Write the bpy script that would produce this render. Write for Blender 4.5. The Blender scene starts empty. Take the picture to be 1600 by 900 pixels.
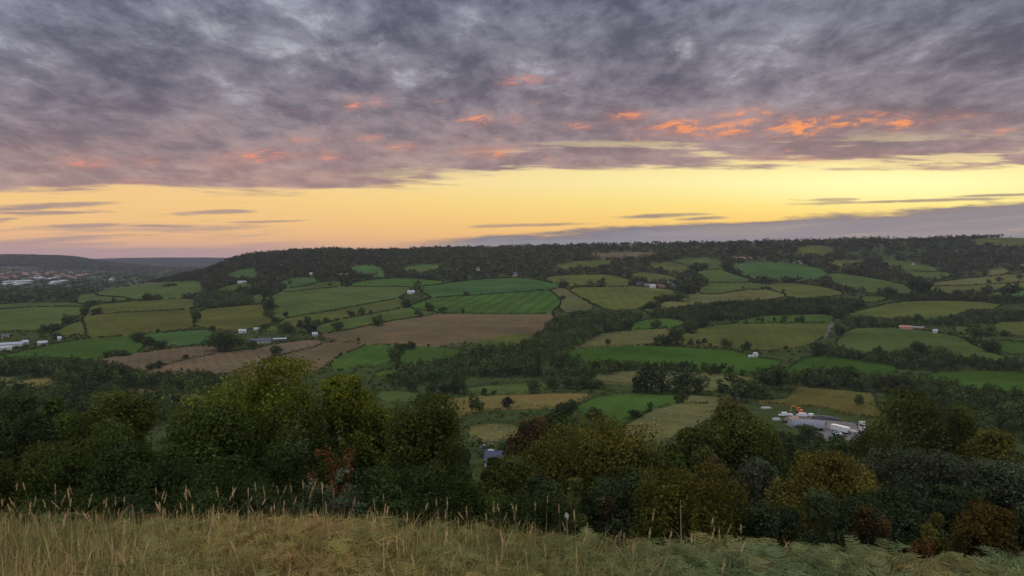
import bpy, math, random
import numpy as np
from mathutils import Vector
R = np.random.default_rng(7)
random.seed(7)
scene = bpy.context.scene
COL = scene.collection
F = 1186.0                      # focal length in pixels of a 1600 wide frame
TP = 50.0 / F                   # tangent of the downward pitch
PITCH = math.atan(TP)
CP, SP = math.cos(PITCH), math.sin(PITCH)

def lin(r, g, b):
    f = lambda c: (c / 255 / 12.92) if c <= 10 else ((c / 255 + .055) / 1.055) ** 2.4
    return (f(r), f(g), f(b))

# ---------------------------------------------------------------- camera model helpers
def pix2us(px, py):
    x = (px - 800.0) / F
    y = -(py - 450.0) / F
    d = CP + y * SP
    return x / d, (y * CP - SP) / d

def us2pix(u, s):
    # direction (u,1,s) -> pixel
    fw = CP - s * SP
    up = SP + s * CP
    return 800 + F * u / fw, 450 - F * up / fw

# ---------------------------------------------------------------- mesh helpers
def mesh_np(name, V, Q, mats=(), tint=None, smooth=False, tris=None, mat_idx=None):
    V = np.asarray(V, dtype=np.float32).reshape(-1, 3)
    me = bpy.data.meshes.new(name)
    me.vertices.add(len(V))
    me.vertices.foreach_set('co', V.ravel())
    Q = np.asarray(Q, dtype=np.int32)
    parts = []; tot = []
    if Q.size:
        k = Q.shape[1]
        parts.append(Q.ravel()); tot.append(np.full(len(Q), k, dtype=np.int32))
    if tris is not None and len(tris):
        tr = np.asarray(tris, dtype=np.int32)
        parts.append(tr.ravel()); tot.append(np.full(len(tr), 3, dtype=np.int32))
    loops = np.concatenate(parts); tot = np.concatenate(tot)
    start = np.concatenate([[0], np.cumsum(tot)[:-1]]).astype(np.int32)
    me.loops.add(len(loops)); me.loops.foreach_set('vertex_index', loops)
    me.polygons.add(len(tot))
    me.polygons.foreach_set('loop_start', start)
    if mat_idx is not None:
        me.polygons.foreach_set('material_index', np.asarray(mat_idx, dtype=np.int32))
    me.polygons.foreach_set('use_smooth', np.full(len(tot), bool(smooth)))
    for m in mats: me.materials.append(m)
    if tint is not None:
        a = me.attributes.new('tint', 'FLOAT_COLOR', 'POINT')
        t = np.ones((len(V), 4), dtype=np.float32); t[:, :3] = tint
        a.data.foreach_set('color', t.ravel())
    me.update(calc_edges=True)
    me.validate()
    return me

def link(name, me, parent=None, loc=None, rotz=0.0, scale=None):
    o = bpy.data.objects.new(name, me)
    COL.objects.link(o)
    if parent is not None: o.parent = parent
    if loc is not None: o.location = loc
    o.rotation_euler.z = rotz
    if scale is not None: o.scale = scale
    return o

def tag(o, label=None, cat=None, group=None, kind=None):
    if label: o['label'] = label
    if cat: o['category'] = cat
    if group: o['group'] = group
    if kind: o['kind'] = kind
    return o

class MB:
    """collects boxes, prisms and tubes for one mesh"""
    def __init__(s): s.v = []; s.f = []
    def add(s, vs, fs):
        n = len(s.v); s.v += [tuple(v) for v in vs]; s.f += [tuple(i + n for i in f) for f in fs]; return s
    def box(s, x0, x1, y0, y1, z0, z1):
        return s.add([(x0,y0,z0),(x1,y0,z0),(x1,y1,z0),(x0,y1,z0),(x0,y0,z1),(x1,y0,z1),(x1,y1,z1),(x0,y1,z1)],
                     [(0,3,2,1),(4,5,6,7),(0,1,5,4),(1,2,6,5),(2,3,7,6),(3,0,4,7)])
    def tube(s, pts, rad, n=6):
        pts = [Vector(p) for p in pts]; rings = []
        for i, p in enumerate(pts):
            d = (pts[min(i+1, len(pts)-1)] - pts[max(i-1, 0)]).normalized()
            a = d.cross(Vector((0.31, 0.95, 0.07)) if abs(d.z) > .5 else Vector((0, 0, 1))).normalized(); b = d.cross(a)
            rings.append([p + (a*math.cos(t) + b*math.sin(t))*rad[i] for t in [2*math.pi*k/n for k in range(n)]])
        vs = [v for r in rings for v in r]; fs = []
        for i in range(len(pts)-1):
            for k in range(n):
                fs.append((i*n+k, i*n+(k+1) % n, (i+1)*n+(k+1) % n, (i+1)*n+k))
        fs.append(tuple(range(n))[::-1]); fs.append(tuple((len(pts)-1)*n + k for k in range(n)))
        return s.add(vs, fs)
    def prism(s, prof, y0, y1):
        """profile in xz swept along y"""
        n = len(prof)
        vs = [(x, y0, z) for x, z in prof] + [(x, y1, z) for x, z in prof]
        return s.add(vs, [tuple(range(n)), tuple(range(2*n-1, n-1, -1))] + [(i, i+n, (i+1) % n + n, (i+1) % n) for i in range(n)])
    def mesh(s, name, m, smooth=False):
        me = bpy.data.meshes.new(name); me.from_pydata(s.v, [], s.f)
        if m: me.materials.append(m)
        if smooth:
            for p in me.polygons: p.use_smooth = True
        me.update(); return me
    def build(s, name, m, parent=None, **k): return link(name, s.mesh(name, m), parent, **k)

# ---------------------------------------------------------------- materials
MATS = {}
def nt(name):
    m = bpy.data.materials.new(name); m.use_nodes = True
    t = m.node_tree; t.nodes.clear()
    o = t.nodes.new('ShaderNodeOutputMaterial')
    return m, t, o

def plain(name, col, rough=.7, metal=0.0, var=.18, scale=1.5):
    if name in MATS: return MATS[name]
    m, t, o = nt(name)
    b = t.nodes.new('ShaderNodeBsdfPrincipled'); b.inputs['Roughness'].default_value = rough; b.inputs['Metallic'].default_value = metal
    b.inputs['Specular IOR Level'].default_value = .3
    tc = t.nodes.new('ShaderNodeTexCoord'); nz = t.nodes.new('ShaderNodeTexNoise'); nz.inputs['Scale'].default_value = scale; nz.inputs['Detail'].default_value = 5
    t.links.new(tc.outputs['Object'], nz.inputs['Vector'])
    mr = t.nodes.new('ShaderNodeMapRange'); mr.inputs[1].default_value = .3; mr.inputs[2].default_value = .7; mr.inputs[3].default_value = 1-var; mr.inputs[4].default_value = 1+var
    t.links.new(nz.outputs['Fac'], mr.inputs[0])
    mx = t.nodes.new('ShaderNodeVectorMath'); mx.operation = 'SCALE'; mx.inputs[0].default_value = col
    t.links.new(mr.outputs[0], mx.inputs['Scale']); t.links.new(mx.outputs[0], b.inputs['Base Color'])
    t.links.new(b.outputs[0], o.inputs[0]); MATS[name] = m
    return m

def leafmat(name, col, trans=.25, objvar=.22):
    """foliage: per-leaf tint attribute times a species colour, a little light passing through"""
    if name in MATS: return MATS[name]
    m, t, o = nt(name)
    at = t.nodes.new('ShaderNodeAttribute'); at.attribute_name = 'tint'
    oi = t.nodes.new('ShaderNodeObjectInfo')
    mr = t.nodes.new('ShaderNodeMapRange'); mr.inputs[3].default_value = 1-objvar; mr.inputs[4].default_value = 1+objvar
    t.links.new(oi.outputs['Random'], mr.inputs[0])
    a = t.nodes.new('ShaderNodeVectorMath'); a.operation = 'MULTIPLY'; a.inputs[1].default_value = col
    t.links.new(at.outputs['Color'], a.inputs[0])
    sc = t.nodes.new('ShaderNodeVectorMath'); sc.operation = 'SCALE'
    t.links.new(a.outputs[0], sc.inputs[0]); t.links.new(mr.outputs[0], sc.inputs['Scale'])
    d = t.nodes.new('ShaderNodeBsdfDiffuse'); tr = t.nodes.new('ShaderNodeBsdfTranslucent'); mix = t.nodes.new('ShaderNodeMixShader')
    mix.inputs[0].default_value = trans
    t.links.new(sc.outputs[0], d.inputs[0]); t.links.new(sc.outputs[0], tr.inputs[0])
    t.links.new(d.outputs[0], mix.inputs[1]); t.links.new(tr.outputs[0], mix.inputs[2]); t.links.new(mix.outputs[0], o.inputs[0])
    MATS[name] = m
    return m

def fieldmat(name, col, stripe=None, patch=.22):
    """stripe = (angle degrees, period metres, amount)"""
    m, t, o = nt(name)
    b = t.nodes.new('ShaderNodeBsdfDiffuse')
    g = t.nodes.new('ShaderNodeNewGeometry')
    def noise(sc, det, lo, hi):
        n = t.nodes.new('ShaderNodeTexNoise'); n.inputs['Scale'].default_value = sc; n.inputs['Detail'].default_value = det
        t.links.new(g.outputs['Position'], n.inputs['Vector'])
        r = t.nodes.new('ShaderNodeMapRange'); r.inputs[1].default_value = .3; r.inputs[2].default_value = .7; r.inputs[3].default_value = lo; r.inputs[4].default_value = hi
        t.links.new(n.outputs['Fac'], r.inputs[0]); return r.outputs[0]
    def mul(a, c):
        x = t.nodes.new('ShaderNodeMath'); x.operation = 'MULTIPLY'; t.links.new(a, x.inputs[0]); t.links.new(c, x.inputs[1]); return x.outputs[0]
    f = mul(noise(.012, 4, 1-patch, 1+patch), noise(.35, 6, .82, 1.18))
    f = mul(f, noise(.06, 5, .9, 1.1))
    if stripe:
        ang, per, am = stripe
        mp = t.nodes.new('ShaderNodeMapping'); mp.inputs['Rotation'].default_value[2] = math.radians(ang)
        t.links.new(g.outputs['Position'], mp.inputs[0])
        w = t.nodes.new('ShaderNodeTexWave'); w.inputs['Scale'].default_value = 2*math.pi/20/per; w.inputs['Distortion'].default_value = .6; w.inputs['Detail'].default_value = 2; w.inputs['Detail Scale'].default_value = .3
        t.links.new(mp.outputs[0], w.inputs['Vector'])
        r = t.nodes.new('ShaderNodeMapRange'); r.inputs[1].default_value = .0; r.inputs[2].default_value = .6; r.inputs[3].default_value = 1-am; r.inputs[4].default_value = 1+am*.3
        t.links.new(w.outputs['Fac'], r.inputs[0]); f = mul(f, r.outputs[0])
    # slow drift towards a drier hue in patches
    n2 = noise(.02, 3, 0, 1)
    mx = t.nodes.new('ShaderNodeMix'); mx.data_type = 'RGBA'
    mx.inputs['A'].default_value = (*col, 1)
    dry = (col[0]*1.22+.004, col[1]*1.0, col[2]*.9)
    mx.inputs['B'].default_value = (*dry, 1); t.links.new(n2, mx.inputs['Factor'])
    sc = t.nodes.new('ShaderNodeVectorMath'); sc.operation = 'SCALE'
    t.links.new(mx.outputs['Result'], sc.inputs[0]); t.links.new(f, sc.inputs['Scale']); t.links.new(sc.outputs[0], b.inputs[0])
    t.links.new(b.outputs[0], o.inputs[0])
    return m
BARK = plain('bark', (.05, .042, .033), .9, scale=6)
PALE_BARK = plain('pale_bark', (.20, .17, .14), .9, scale=6)

# ---------------------------------------------------------------- terrain
DTAB = np.array([20,40,60,100,200,300,380, 480,620,800,1080,1500,1900,2250,2600,3200,4300,5200,6500,8000,9500,10500,12500], float)
NEAR = [-9.5,-19,-27,-43,-75,-92,-98]
def row(vals): return np.array(NEAR + vals, float)
TT = {
 -500: row([-97,-97,-96.5,-93,-94,-104,-109,-113,-115,-109,-70,8,-60,-70,-90,-110]),
 0:    row([-97,-97,-96.5,-93,-96,-104,-109,-113,-115,-109,-80,2,-60,-60,-80,-110]),
 100:  row([-97,-98,-97,-93,-94,-103,-108,-113,-115,-109,-88,-10,-80,-45,-60,-110]),
 200:  row([-98,-100,-98,-91,-84,-84,-95,-105,-110,-112,-108,-80,-100,-38,-25,-100]),
 300:  row([-99,-102,-99,-91,-79,-69,-57,-76,-104,-110,-110,-100,-105,-33,-20,-100]),
 380:  row([-100,-103,-100,-91,-76,-57,-27,-4,-88,-110,-110,-100,-105,-40,-25,-100]),
 450:  row([-100,-103.5,-100,-91,-71,-47,-12,11,-50,-105,-110,-110,-105,-50,-40,-100]),
 600:  row([-101,-104,-100,-91,-66,-38,-6,18,0,-80,-110,-110,-110,-110,-110,-110]),
 800:  row([-101,-105.6,-101,-91,-63,-33.6,-3,26,15,-60,-110,-110,-110,-110,-110,-110]),
 1200: row([-101,-106,-103,-93,-67,-38,-3,46,35,-40,-110,-110,-110,-110,-110,-110]),
 1400: row([-101.5,-106.5,-104.5,-95,-70,-41,-4,54,48,-20,-110,-110,-110,-110,-110,-110]),
 1600: row([-102,-107,-106,-96,-71,-41,-2,63,60,0,-110,-110,-110,-110,-110,-110]),
 2100: row([-102,-107,-106,-96,-71,-41,0,70,70,0,-110,-110,-110,-110,-110,-110]),
}
YR = np.concatenate([np.exp(np.linspace(math.log(20), math.log(330), 64, endpoint=False)),
                     np.exp(np.linspace(math.log(330), math.log(2750), 370, endpoint=False)),
                     np.exp(np.linspace(math.log(2750), math.log(12500), 130))])
PXC = np.concatenate([np.linspace(-420, -62, 40), np.arange(-60, 1661, 2.0), np.linspace(1664, 2020, 40)])
UC = (PXC - 800) / F
def pchip(x, y, xi):
    h = np.diff(x); d = np.diff(y) / h
    m = np.zeros_like(y); m[0] = d[0]; m[-1] = d[-1]
    for i in range(1, len(x)-1):
        if d[i-1]*d[i] > 0:
            w1 = 2*h[i]+h[i-1]; w2 = h[i]+2*h[i-1]; m[i] = (w1+w2)/(w1/d[i-1]+w2/d[i])
    k = np.clip(np.searchsorted(x, xi)-1, 0, len(h)-1); t = (xi-x[k])/h[k]; hh = h[k]
    return (2*t**3-3*t*t+1)*y[k] + (t**3-2*t*t+t)*hh*m[k] + (-2*t**3+3*t*t)*y[k+1] + (t**3-t*t)*hh*m[k+1]
cols = sorted(TT)
ZK = np.stack([pchip(np.log(DTAB), TT[c], np.log(YR)) for c in cols], 1)          # rows x key columns
Z = np.stack([pchip(np.array(cols, float), ZK[i], PXC) for i in range(len(YR))], 0)
XX = UC[None, :] * YR[:, None]; YY = np.repeat(YR[:, None], len(UC), 1)
und = np.zeros_like(Z)
for k in range(9):
    a = R.uniform(0, 2*math.pi); wl = R.uniform(140, 420); ph = R.uniform(0, 6.28)
    und += np.sin((XX*math.cos(a)+YY*math.sin(a))*2*math.pi/wl+ph) * wl/420
Z += und * .75 * np.clip((YY-330)/300, 0, 1)
farm = np.exp(-((XX-185)/60)**2 - ((YY-470)/45)**2)
NR, NC = Z.shape
SS = Z / YY
PXG, PYG = us2pix(np.repeat(UC[None, :], NR, 0), SS)

def near_h(x, y):
    p = np.interp(y, [-90, 0, 8, 9.5, 12, 20, 40, 60, 100], [4, -1.75, -3.35, -3.75, -5.1, -9.5, -19, -27, -43])
    return p - .085 * np.clip(np.asarray(x)+1.0, -1, 7) * np.clip(1-(np.asarray(y)-8)/12, 0, 1)

def H(x, y):
    if y < 20.5: return float(near_h(x, y))
    u = x / y
    i = int(np.clip(np.searchsorted(YR, y)-1, 0, NR-2)); j = int(np.clip(np.searchsorted(UC, u)-1, 0, NC-2))
    a = (y-YR[i])/(YR[i+1]-YR[i]); b = (u-UC[j])/(UC[j+1]-UC[j])
    return float((Z[i, j]*(1-b)+Z[i, j+1]*b)*(1-a)+(Z[i+1, j]*(1-b)+Z[i+1, j+1]*b)*a)

def ground_at(px, py):
    u, s = pix2us(px, py)
    j = int(np.clip(np.searchsorted(UC, u)-1, 0, NC-2)); b = (u-UC[j])/(UC[j+1]-UC[j])
    sc = SS[:, j]*(1-b)+SS[:, j+1]*b
    k = np.where((sc >= s) & (YR > 60))[0]
    k = k[0] if len(k) else NR-1
    s0, s1 = sc[k-1], sc[k]
    t = 0 if s1 == s0 else min(max((s-s0)/(s1-s0), 0), 1)
    y = YR[k-1]+(YR[k]-YR[k-1])*t
    return u*y, y, H(u*y, y)

# ---------------------------------------------------------------- fields: name phrase, colour class, outline in the valley as seen from the hill
G1 = (.043, .088, .018)   # bright grass
G2 = (.058, .090, .025)   # pasture
G3 = (.072, .090, .024)   # olive pasture
G4 = (.044, .092, .028)   # cool grass
B1 = (.104, .086, .046)   # stubble
B2 = (.114, .091, .055)   # pinkish stubble
P1 = (.092, .100, .038)   # pale grazed
O1 = (.074, .084, .022)
Y1 = (.125, .108, .038)
FIELDS = [
 ('hillside field under the scarp', G2, [(150,460),(200,450),(250,444),(315,442),(320,455),(307,460),(275,464),(240,465),(212,466),(195,464),(172,462)]),
 ('dull green sliver field', G2, [(120,466),(140,462),(170,464),(200,467),(185,470),(155,470),(125,475)]),
 ('long olive strip', G3, [(150,479),(200,474),(300,467),(303,481),(250,486),(158,490),(136,492),(142,482)]),
 ('yellow-olive pasture', O1, [(136,494),(225,487),(304,485),(299,500),(300,512),(250,517),(197,522),(142,527),(136,520),(132,502)]),
 ('wide town-side pasture', G2, [(-60,496),(15,482),(60,480),(135,480),(130,487),(117,496),(95,505),(65,515),(40,515),(-60,521)]),
 ('thin green strip', G2, [(-60,481),(50,475),(125,475),(135,478),(62,479),(-60,486)]),
 ('small triangular paddock', G3, [(80,524),(100,514),(125,504),(130,507),(132,522),(112,521),(95,526)]),
 ('long curving green field', G1, [(-60,572),(37,552),(100,537),(155,530),(205,527),(210,535),(225,540),(210,550),(202,552),(162,556),(140,564),(135,561),(112,562),(82,564),(50,559),(15,563),(-60,574)]),
 ('small emerald field', G4, [(222,525),(275,521),(328,517),(330,525),(320,536),(275,540),(257,542),(257,535),(237,530)]),
 ('pink stubble strip', B2, [(152,564),(212,555),(275,546),(335,542),(338,552),(290,560),(255,570),(225,579),(210,581),(172,576),(160,567)]),
 ('long pink stubble field', B2, [(222,583),(262,572),(320,557),(357,553),(400,547),(427,541),(477,534),(497,534),(505,537),(480,545),(432,556),(405,566),(357,582),(320,592),(285,592),(250,588)]),
 ('ploughed brown field', B1, [(510,537),(570,539),(550,546),(530,553),(517,562),(500,575),(482,585),(440,600),(400,600),(366,588),(405,569),(440,557),(480,547)]),
 ('tan pasture by the farmhouse', O1, [(305,508),(310,486),(400,479),(417,478),(418,497),(425,503),(400,511),(375,515),(345,514),(330,512)]),
 ('large grey-green pasture', G2, [(427,461),(487,452),(550,450),(640,449),(632,457),(617,466),(562,476),(512,486),(450,496),(427,496),(425,485),(432,472)]),
 ('slanting green strip', G3, [(442,504),(452,497),(525,486),(617,469),(630,470),(625,481),(575,490),(512,500),(457,512),(415,520),(412,516),(432,511)]),
 ('sheep strip', G2, [(497,517),(500,510),(555,497),(625,484),(645,484),(680,487),(675,491),(600,502),(540,516),(500,520)]),
 ('striped emerald field', G1, [(640,480),(680,466),(800,458),(845,455),(860,457),(877,470),(868,480),(857,489),(800,490),(740,489),(690,488),(655,483)]),
 ('smooth emerald field', G4, [(655,450),(687,446),(750,439),(800,437),(825,437),(850,442),(875,448),(845,453),(800,457),(740,461),(680,464),(665,458)]),
 ('great brown stubble field', B1, [(500,525),(540,517),(600,505),(685,491),(800,492),(860,492),(862,496),(855,507),(845,520),(800,523),(770,527),(725,535),(700,540),(625,538),(575,537),(520,531)]),
 ('green corner of the stubble', G3, [(800,523),(845,520),(835,530),(812,542),(790,542),(760,540),(735,538),(770,527)]),
 ('bright wedge field', G1, [(517,570),(550,550),(575,540),(617,541),(612,555),(610,566),(595,570),(560,569),(537,577),(525,579)]),
 ('bright field beside the wedge', G1, [(635,545),(675,544),(735,552),(725,557),(690,563),(662,571),(630,570),(627,560)]),
 ('round field under the woods', G4, [(547,421),(562,417),(590,418),(602,432),(575,432),(560,429)]),
 ('faint field in the woods', G2, [(635,420),(662,415),(685,417),(682,424),(640,426)]),
 ('field by the white shed', G4, [(437,446),(450,437),(492,435),(492,442),(455,449)]),
 ('narrow green ribbon', G2, [(442,454),(500,444),(530,441),(530,447),(450,456)]),
 ('ribbon below the woods', G1, [(547,446),(575,440),(625,437),(662,439),(695,442),(675,445),(612,447)]),
 ('tiny field by the copse', G2, [(395,463),(410,462),(405,473),(397,474)]),
 ('steep field under the headland', G4, [(357,432),(375,424),(400,422),(400,432),(385,438),(365,436)]),
 ('field beyond the copse', G2, [(337,455),(362,447),(390,444),(395,451),(375,455),(350,458)]),
 ('tan valley slope', P1, [(862,454),(882,452),(900,465),(920,476),(925,482),(907,491),(887,489),(877,482),(880,472),(870,460)]),
 ('broad pasture below the hamlet', G3, [(887,452),(950,451),(990,449),(1017,452),(1050,455),(1055,461),(1025,470),(1012,476),(995,482),(960,485),(942,480),(917,467)]),
 ('humped field by the hamlet', G3, [(850,435),(900,432),(950,431),(985,440),(982,446),(952,447),(940,443),(912,444),(890,447),(875,442)]),
 ('field above the hamlet', G3, [(980,431),(1012,427),(1050,434),(1060,440),(1025,440),(995,436)]),
 ('high olive field', G3, [(862,420),(900,411),(945,409),(955,411),(925,417),(887,420)]),
 ('high brown ridge field', B1, [(922,399),(975,396),(1022,397),(1020,401),(962,404),(930,402)]),
 ('olive knoll field', O1, [(1016,415),(1045,411),(1075,416),(1080,422),(1070,427),(1040,422),(1020,420)]),
 ('upper green shelf', G2, [(1052,409),(1100,405),(1127,410),(1125,419),(1105,420),(1095,414),(1075,414)]),
 ('field under the white cottage', G4, [(1145,421),(1155,413),(1200,412),(1250,416),(1282,424),(1292,431),(1275,437),(1250,439),(1225,438),(1185,436),(1165,430)]),
 ('sloping lens field', G2, [(1087,427),(1120,422),(1142,430),(1175,440),(1137,441),(1105,439)]),
 ('pasture over the tree row', G2, [(1095,452),(1110,442),(1175,444),(1200,447),(1195,450),(1160,452),(1132,459),(1095,459)]),
 ('pale pasture over the wood', P1, [(1007,485),(1025,480),(1062,465),(1087,460),(1117,461),(1160,454),(1200,455),(1235,460),(1200,467),(1125,470),(1075,476),(1037,482),(1025,490)]),
 ('drab field over the wood', G3, [(1200,445),(1250,446),(1287,451),(1317,459),(1300,461),(1262,464),(1235,465),(1215,456)]),
 ('green notch by the wood', G1, [(987,507),(1025,500),(1050,499),(1070,505),(1050,511),(987,515)]),
 ('cattle pasture', P1, [(880,546),(915,532),(940,522),(1025,515),(1050,514),(1045,522),(1025,535),(975,539),(930,541)]),
 ('broad green pasture', G3, [(1060,540),(1065,525),(1107,511),(1200,506),(1290,505),(1298,508),(1288,522),(1270,535),(1250,542),(1200,547),(1157,545),(1100,540)]),
 ('green strip of little trees', G1, [(1155,502),(1200,495),(1300,493),(1298,502),(1275,504),(1200,504),(1160,505)]),
 ('long vivid green field', (.034,.076,.013), [(870,549),(925,545),(995,542),(1075,546),(1157,552),(1175,561),(1220,566),(1210,575),(1170,583),(1120,580),(1060,572),(1000,570),(960,575),(930,572),(900,566)]),
 ('pasture right of the wood', G2, [(1295,431),(1307,429),(1350,435),(1387,442),(1422,449),(1420,460),(1397,458),(1375,458),(1340,454),(1310,445)]),
 ('wide pasture over the red barns', G3, [(1325,492),(1350,486),(1400,475),(1450,472),(1525,474),(1562,477),(1550,482),(1507,487),(1475,495),(1447,502),(1440,500),(1400,497),(1350,496)]),
 ('big drab pasture', G2, [(1307,542),(1325,516),(1400,514),(1450,520),(1500,529),(1515,540),(1537,550),(1575,562),(1550,566),(1487,557),(1475,550),(1437,547),(1360,550),(1340,555)]),
 ('upper lens pasture', P1, [(1450,445),(1525,436),(1660,424),(1660,436),(1545,444),(1500,446)]),
 ('lower lens pasture', G3, [(1455,449),(1545,445),(1660,437),(1660,448),(1562,450),(1525,457),(1490,457),(1457,455)]),
 ('green gap by the tall oak', G1, [(1535,464),(1565,457),(1660,455),(1660,462),(1550,465)]),
 ('high hollow field', G2, [(1415,425),(1470,427),(1485,430),(1465,436),(1432,437)]),
 ('small shoulder field', G3, [(1292,411),(1335,409),(1350,412),(1325,416)]),
 ('thin high field', G2, [(1375,410),(1400,409),(1450,419),(1465,424),(1420,421)]),
 ('olive ridge clearing', O1, [(1245,391),(1275,385),(1305,392),(1287,397),(1257,399)]),
 ('skyline field', G3, [(1517,377),(1562,374),(1660,371),(1660,384),(1562,382),(1525,381)]),
 ('pale high patch', P1, [(1542,425),(1575,421),(1570,427),(1545,430)]),
 ('field behind the round oaks', G3, [(1550,510),(1570,505),(1660,505),(1660,530),(1575,522),(1555,517)]),
 ('little gap field', G3, [(1492,512),(1512,512),(1512,520),(1497,520)]),
 ('bright field by the round oaks', G1, [(1555,535),(1575,536),(1660,541),(1660,556),(1570,552),(1557,547)]),
 ('sliver by the big wood', G2, [(1350,465),(1387,466),(1365,471),(1350,470)]),
 ('vivid field by the dark belt', (.034,.074,.013), [(1230,582),(1255,563),(1300,557),(1340,562),(1407,577),(1375,589),(1337,586),(1300,581),(1267,580)]),
 ('vivid far-side field', (.034,.074,.013), [(1440,595),(1470,582),(1525,582),(1660,585),(1660,628),(1562,622),(1525,610),(1475,602)]),
 ('rough field by the yard', (.088,.086,.026), [(1245,605),(1287,610),(1337,614),(1362,617),(1365,635),(1380,656),(1325,647),(1275,632),(1190,630),(1190,626),(1232,627)]),
 ('lawn below the yard', G1, [(1225,722),(1262,714),(1295,711),(1295,722),(1262,732),(1225,732)]),
 ('long buff field', P1, [(922,586),(990,582),(1032,580),(1090,584),(1150,588),(1180,594),(1170,604),(1100,608),(1000,600),(945,597)]),
 ('buff strip over the bracken', Y1, [(660,640),(680,629),(735,622),(800,620),(875,617),(925,617),(890,631),(862,636),(800,637),(740,640),(720,650),(690,650)]),
 ('domed green field', G1, [(905,636),(937,622),(987,617),(1040,615),(1060,619),(1057,630),(1025,636),(1000,645),(975,656),(962,664),(940,660),(907,645)]),
 ('strip behind the domed field', P1, [(1060,630),(1075,620),(1120,622),(1122,630)]),
 ('domed sheep pasture', P1, [(970,680),(975,672),(995,657),(1035,637),(1075,632),(1120,632),(1125,645),(1100,660),(1060,680),(1030,695),(1000,698),(975,690)]),
 ('green strip over the buff', G2, [(725,609),(800,602),(860,599),(850,607),(820,614),(735,616)]),
 ('green gap over the oak', G2, [(590,613),(652,614),(657,625),(635,630),(605,632)]),
 ('sheep meadow', P1, [(735,664),(800,664),(812,672),(806,698),(755,699),(735,690)]),
 ('golden meadow', Y1, [(5,605),(35,597),(77,591),(75,599),(50,605),(15,609)]),
 ('small golden meadow', Y1, [(50,615),(70,609),(87,606),(82,612),(67,616)]),
 ('buff meadow', Y1, [(193,611),(215,607),(240,612),(225,619),(200,622)]),
 ('long pale meadow', P1, [(242,624),(275,619),(327,621),(322,630),(307,634),(302,627),(275,626)]),
 ('pale meadow by the oak', P1, [(288,646),(330,640),(325,650),(297,658)]),
 ('edge meadow', P1, [(-60,594),(20,590),(15,596),(-60,599)]),
 ('farmyard', (.15,.14,.135), [(1222,658),(1230,650),(1262,646),(1300,656),(1352,664),(1356,684),(1300,692),(1278,682),(1246,672),(1228,664)]),
 ('lane', (.12,.115,.11), [(1298,502),(1304,503),(1300,512),(1294,523),(1290,529),(1287,527),(1294,514)]),
 ('green patch under the belt', G1, [(588,584),(620,578),(617,588),(592,590)]),
]
BLUNT = {('great brown stubble field', 'green corner of the stubble'), ('domed green field', 'strip behind the domed field')}

fx = (PXG[:-1, :-1]+PXG[1:, 1:])*.5; fy = (PYG[:-1, :-1]+PYG[1:, 1:])*.5; fD = (YR[:-1]+YR[1:])*.5
FID = np.zeros(fx.shape, int); BD = np.full(fx.shape, 4.2)      # nearest field wins within this many pixels
VS = 1.6
def poly_dist(poly, x, y):
    P = np.array(poly, float); Qn = np.roll(P, -1, 0)
    ins = np.zeros(x.shape, bool); dist = np.full(x.shape, 1e9)
    for (ax, ay), (bx, by) in zip(P, Qn):
        c = ((ay > y) != (by > y)) & (x < (bx-ax)*(y-ay)/((by-ay) if by != ay else 1e-9)+ax); ins ^= c
        dx, dy = bx-ax, (by-ay)*VS
        px_, py_ = x-ax, (y-ay)*VS
        t = np.clip((px_*dx+py_*dy)/(dx*dx+dy*dy+1e-9), 0, 1)
        dist = np.minimum(dist, np.hypot(px_-t*dx, py_-t*dy))
    return np.where(ins, -dist, dist)
def chaikin(P):
    out = []
    for a, b in zip(P, P[1:]+P[:1]):
        out += [(a[0]*.8+b[0]*.2, a[1]*.8+b[1]*.2), (a[0]*.2+b[0]*.8, a[1]*.2+b[1]*.8)]
    return out
rows_ok = (fD > 330) & (fD < 2850)
for k, (nm, c, poly) in enumerate(FIELDS, 1):
    poly = chaikin(poly)
    P = np.array(poly); x0, x1 = P[:, 0].min()-8, P[:, 0].max()+8; y0, y1 = P[:, 1].min()-6, P[:, 1].max()+6
    m = (fx > x0) & (fx < x1) & (fy > y0) & (fy < y1) & rows_ok[:, None]
    ii = np.where(m)
    if not len(ii[0]): continue
    wob = .9*np.sin(fx[ii]*.21+k)*np.sin(fy[ii]*.33+k*2)
    d = poly_dist(poly, fx[ii], fy[ii]) + wob*.6
    if nm in ('farmyard', 'lane'): d = np.where(d < 0, -99, 99)
    b = BD[ii]; w = d < b
    FID[ii[0][w], ii[1][w]] = k; BD[ii[0][w], ii[1][w]] = d[w]

IDX = np.arange(NR*NC).reshape(NR, NC)
QUADS = np.stack([IDX[:-1, :-1], IDX[:-1, 1:], IDX[1:, 1:], IDX[1:, :-1]], -1)
VT = np.stack([XX, YY, Z], -1).reshape(-1, 3)
def sub_mesh(name, mask, mat):
    q = QUADS[mask]; used, inv = np.unique(q, return_inverse=True)
    return mesh_np(name, VT[used], inv.reshape(q.shape), [mat], smooth=True)

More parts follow.
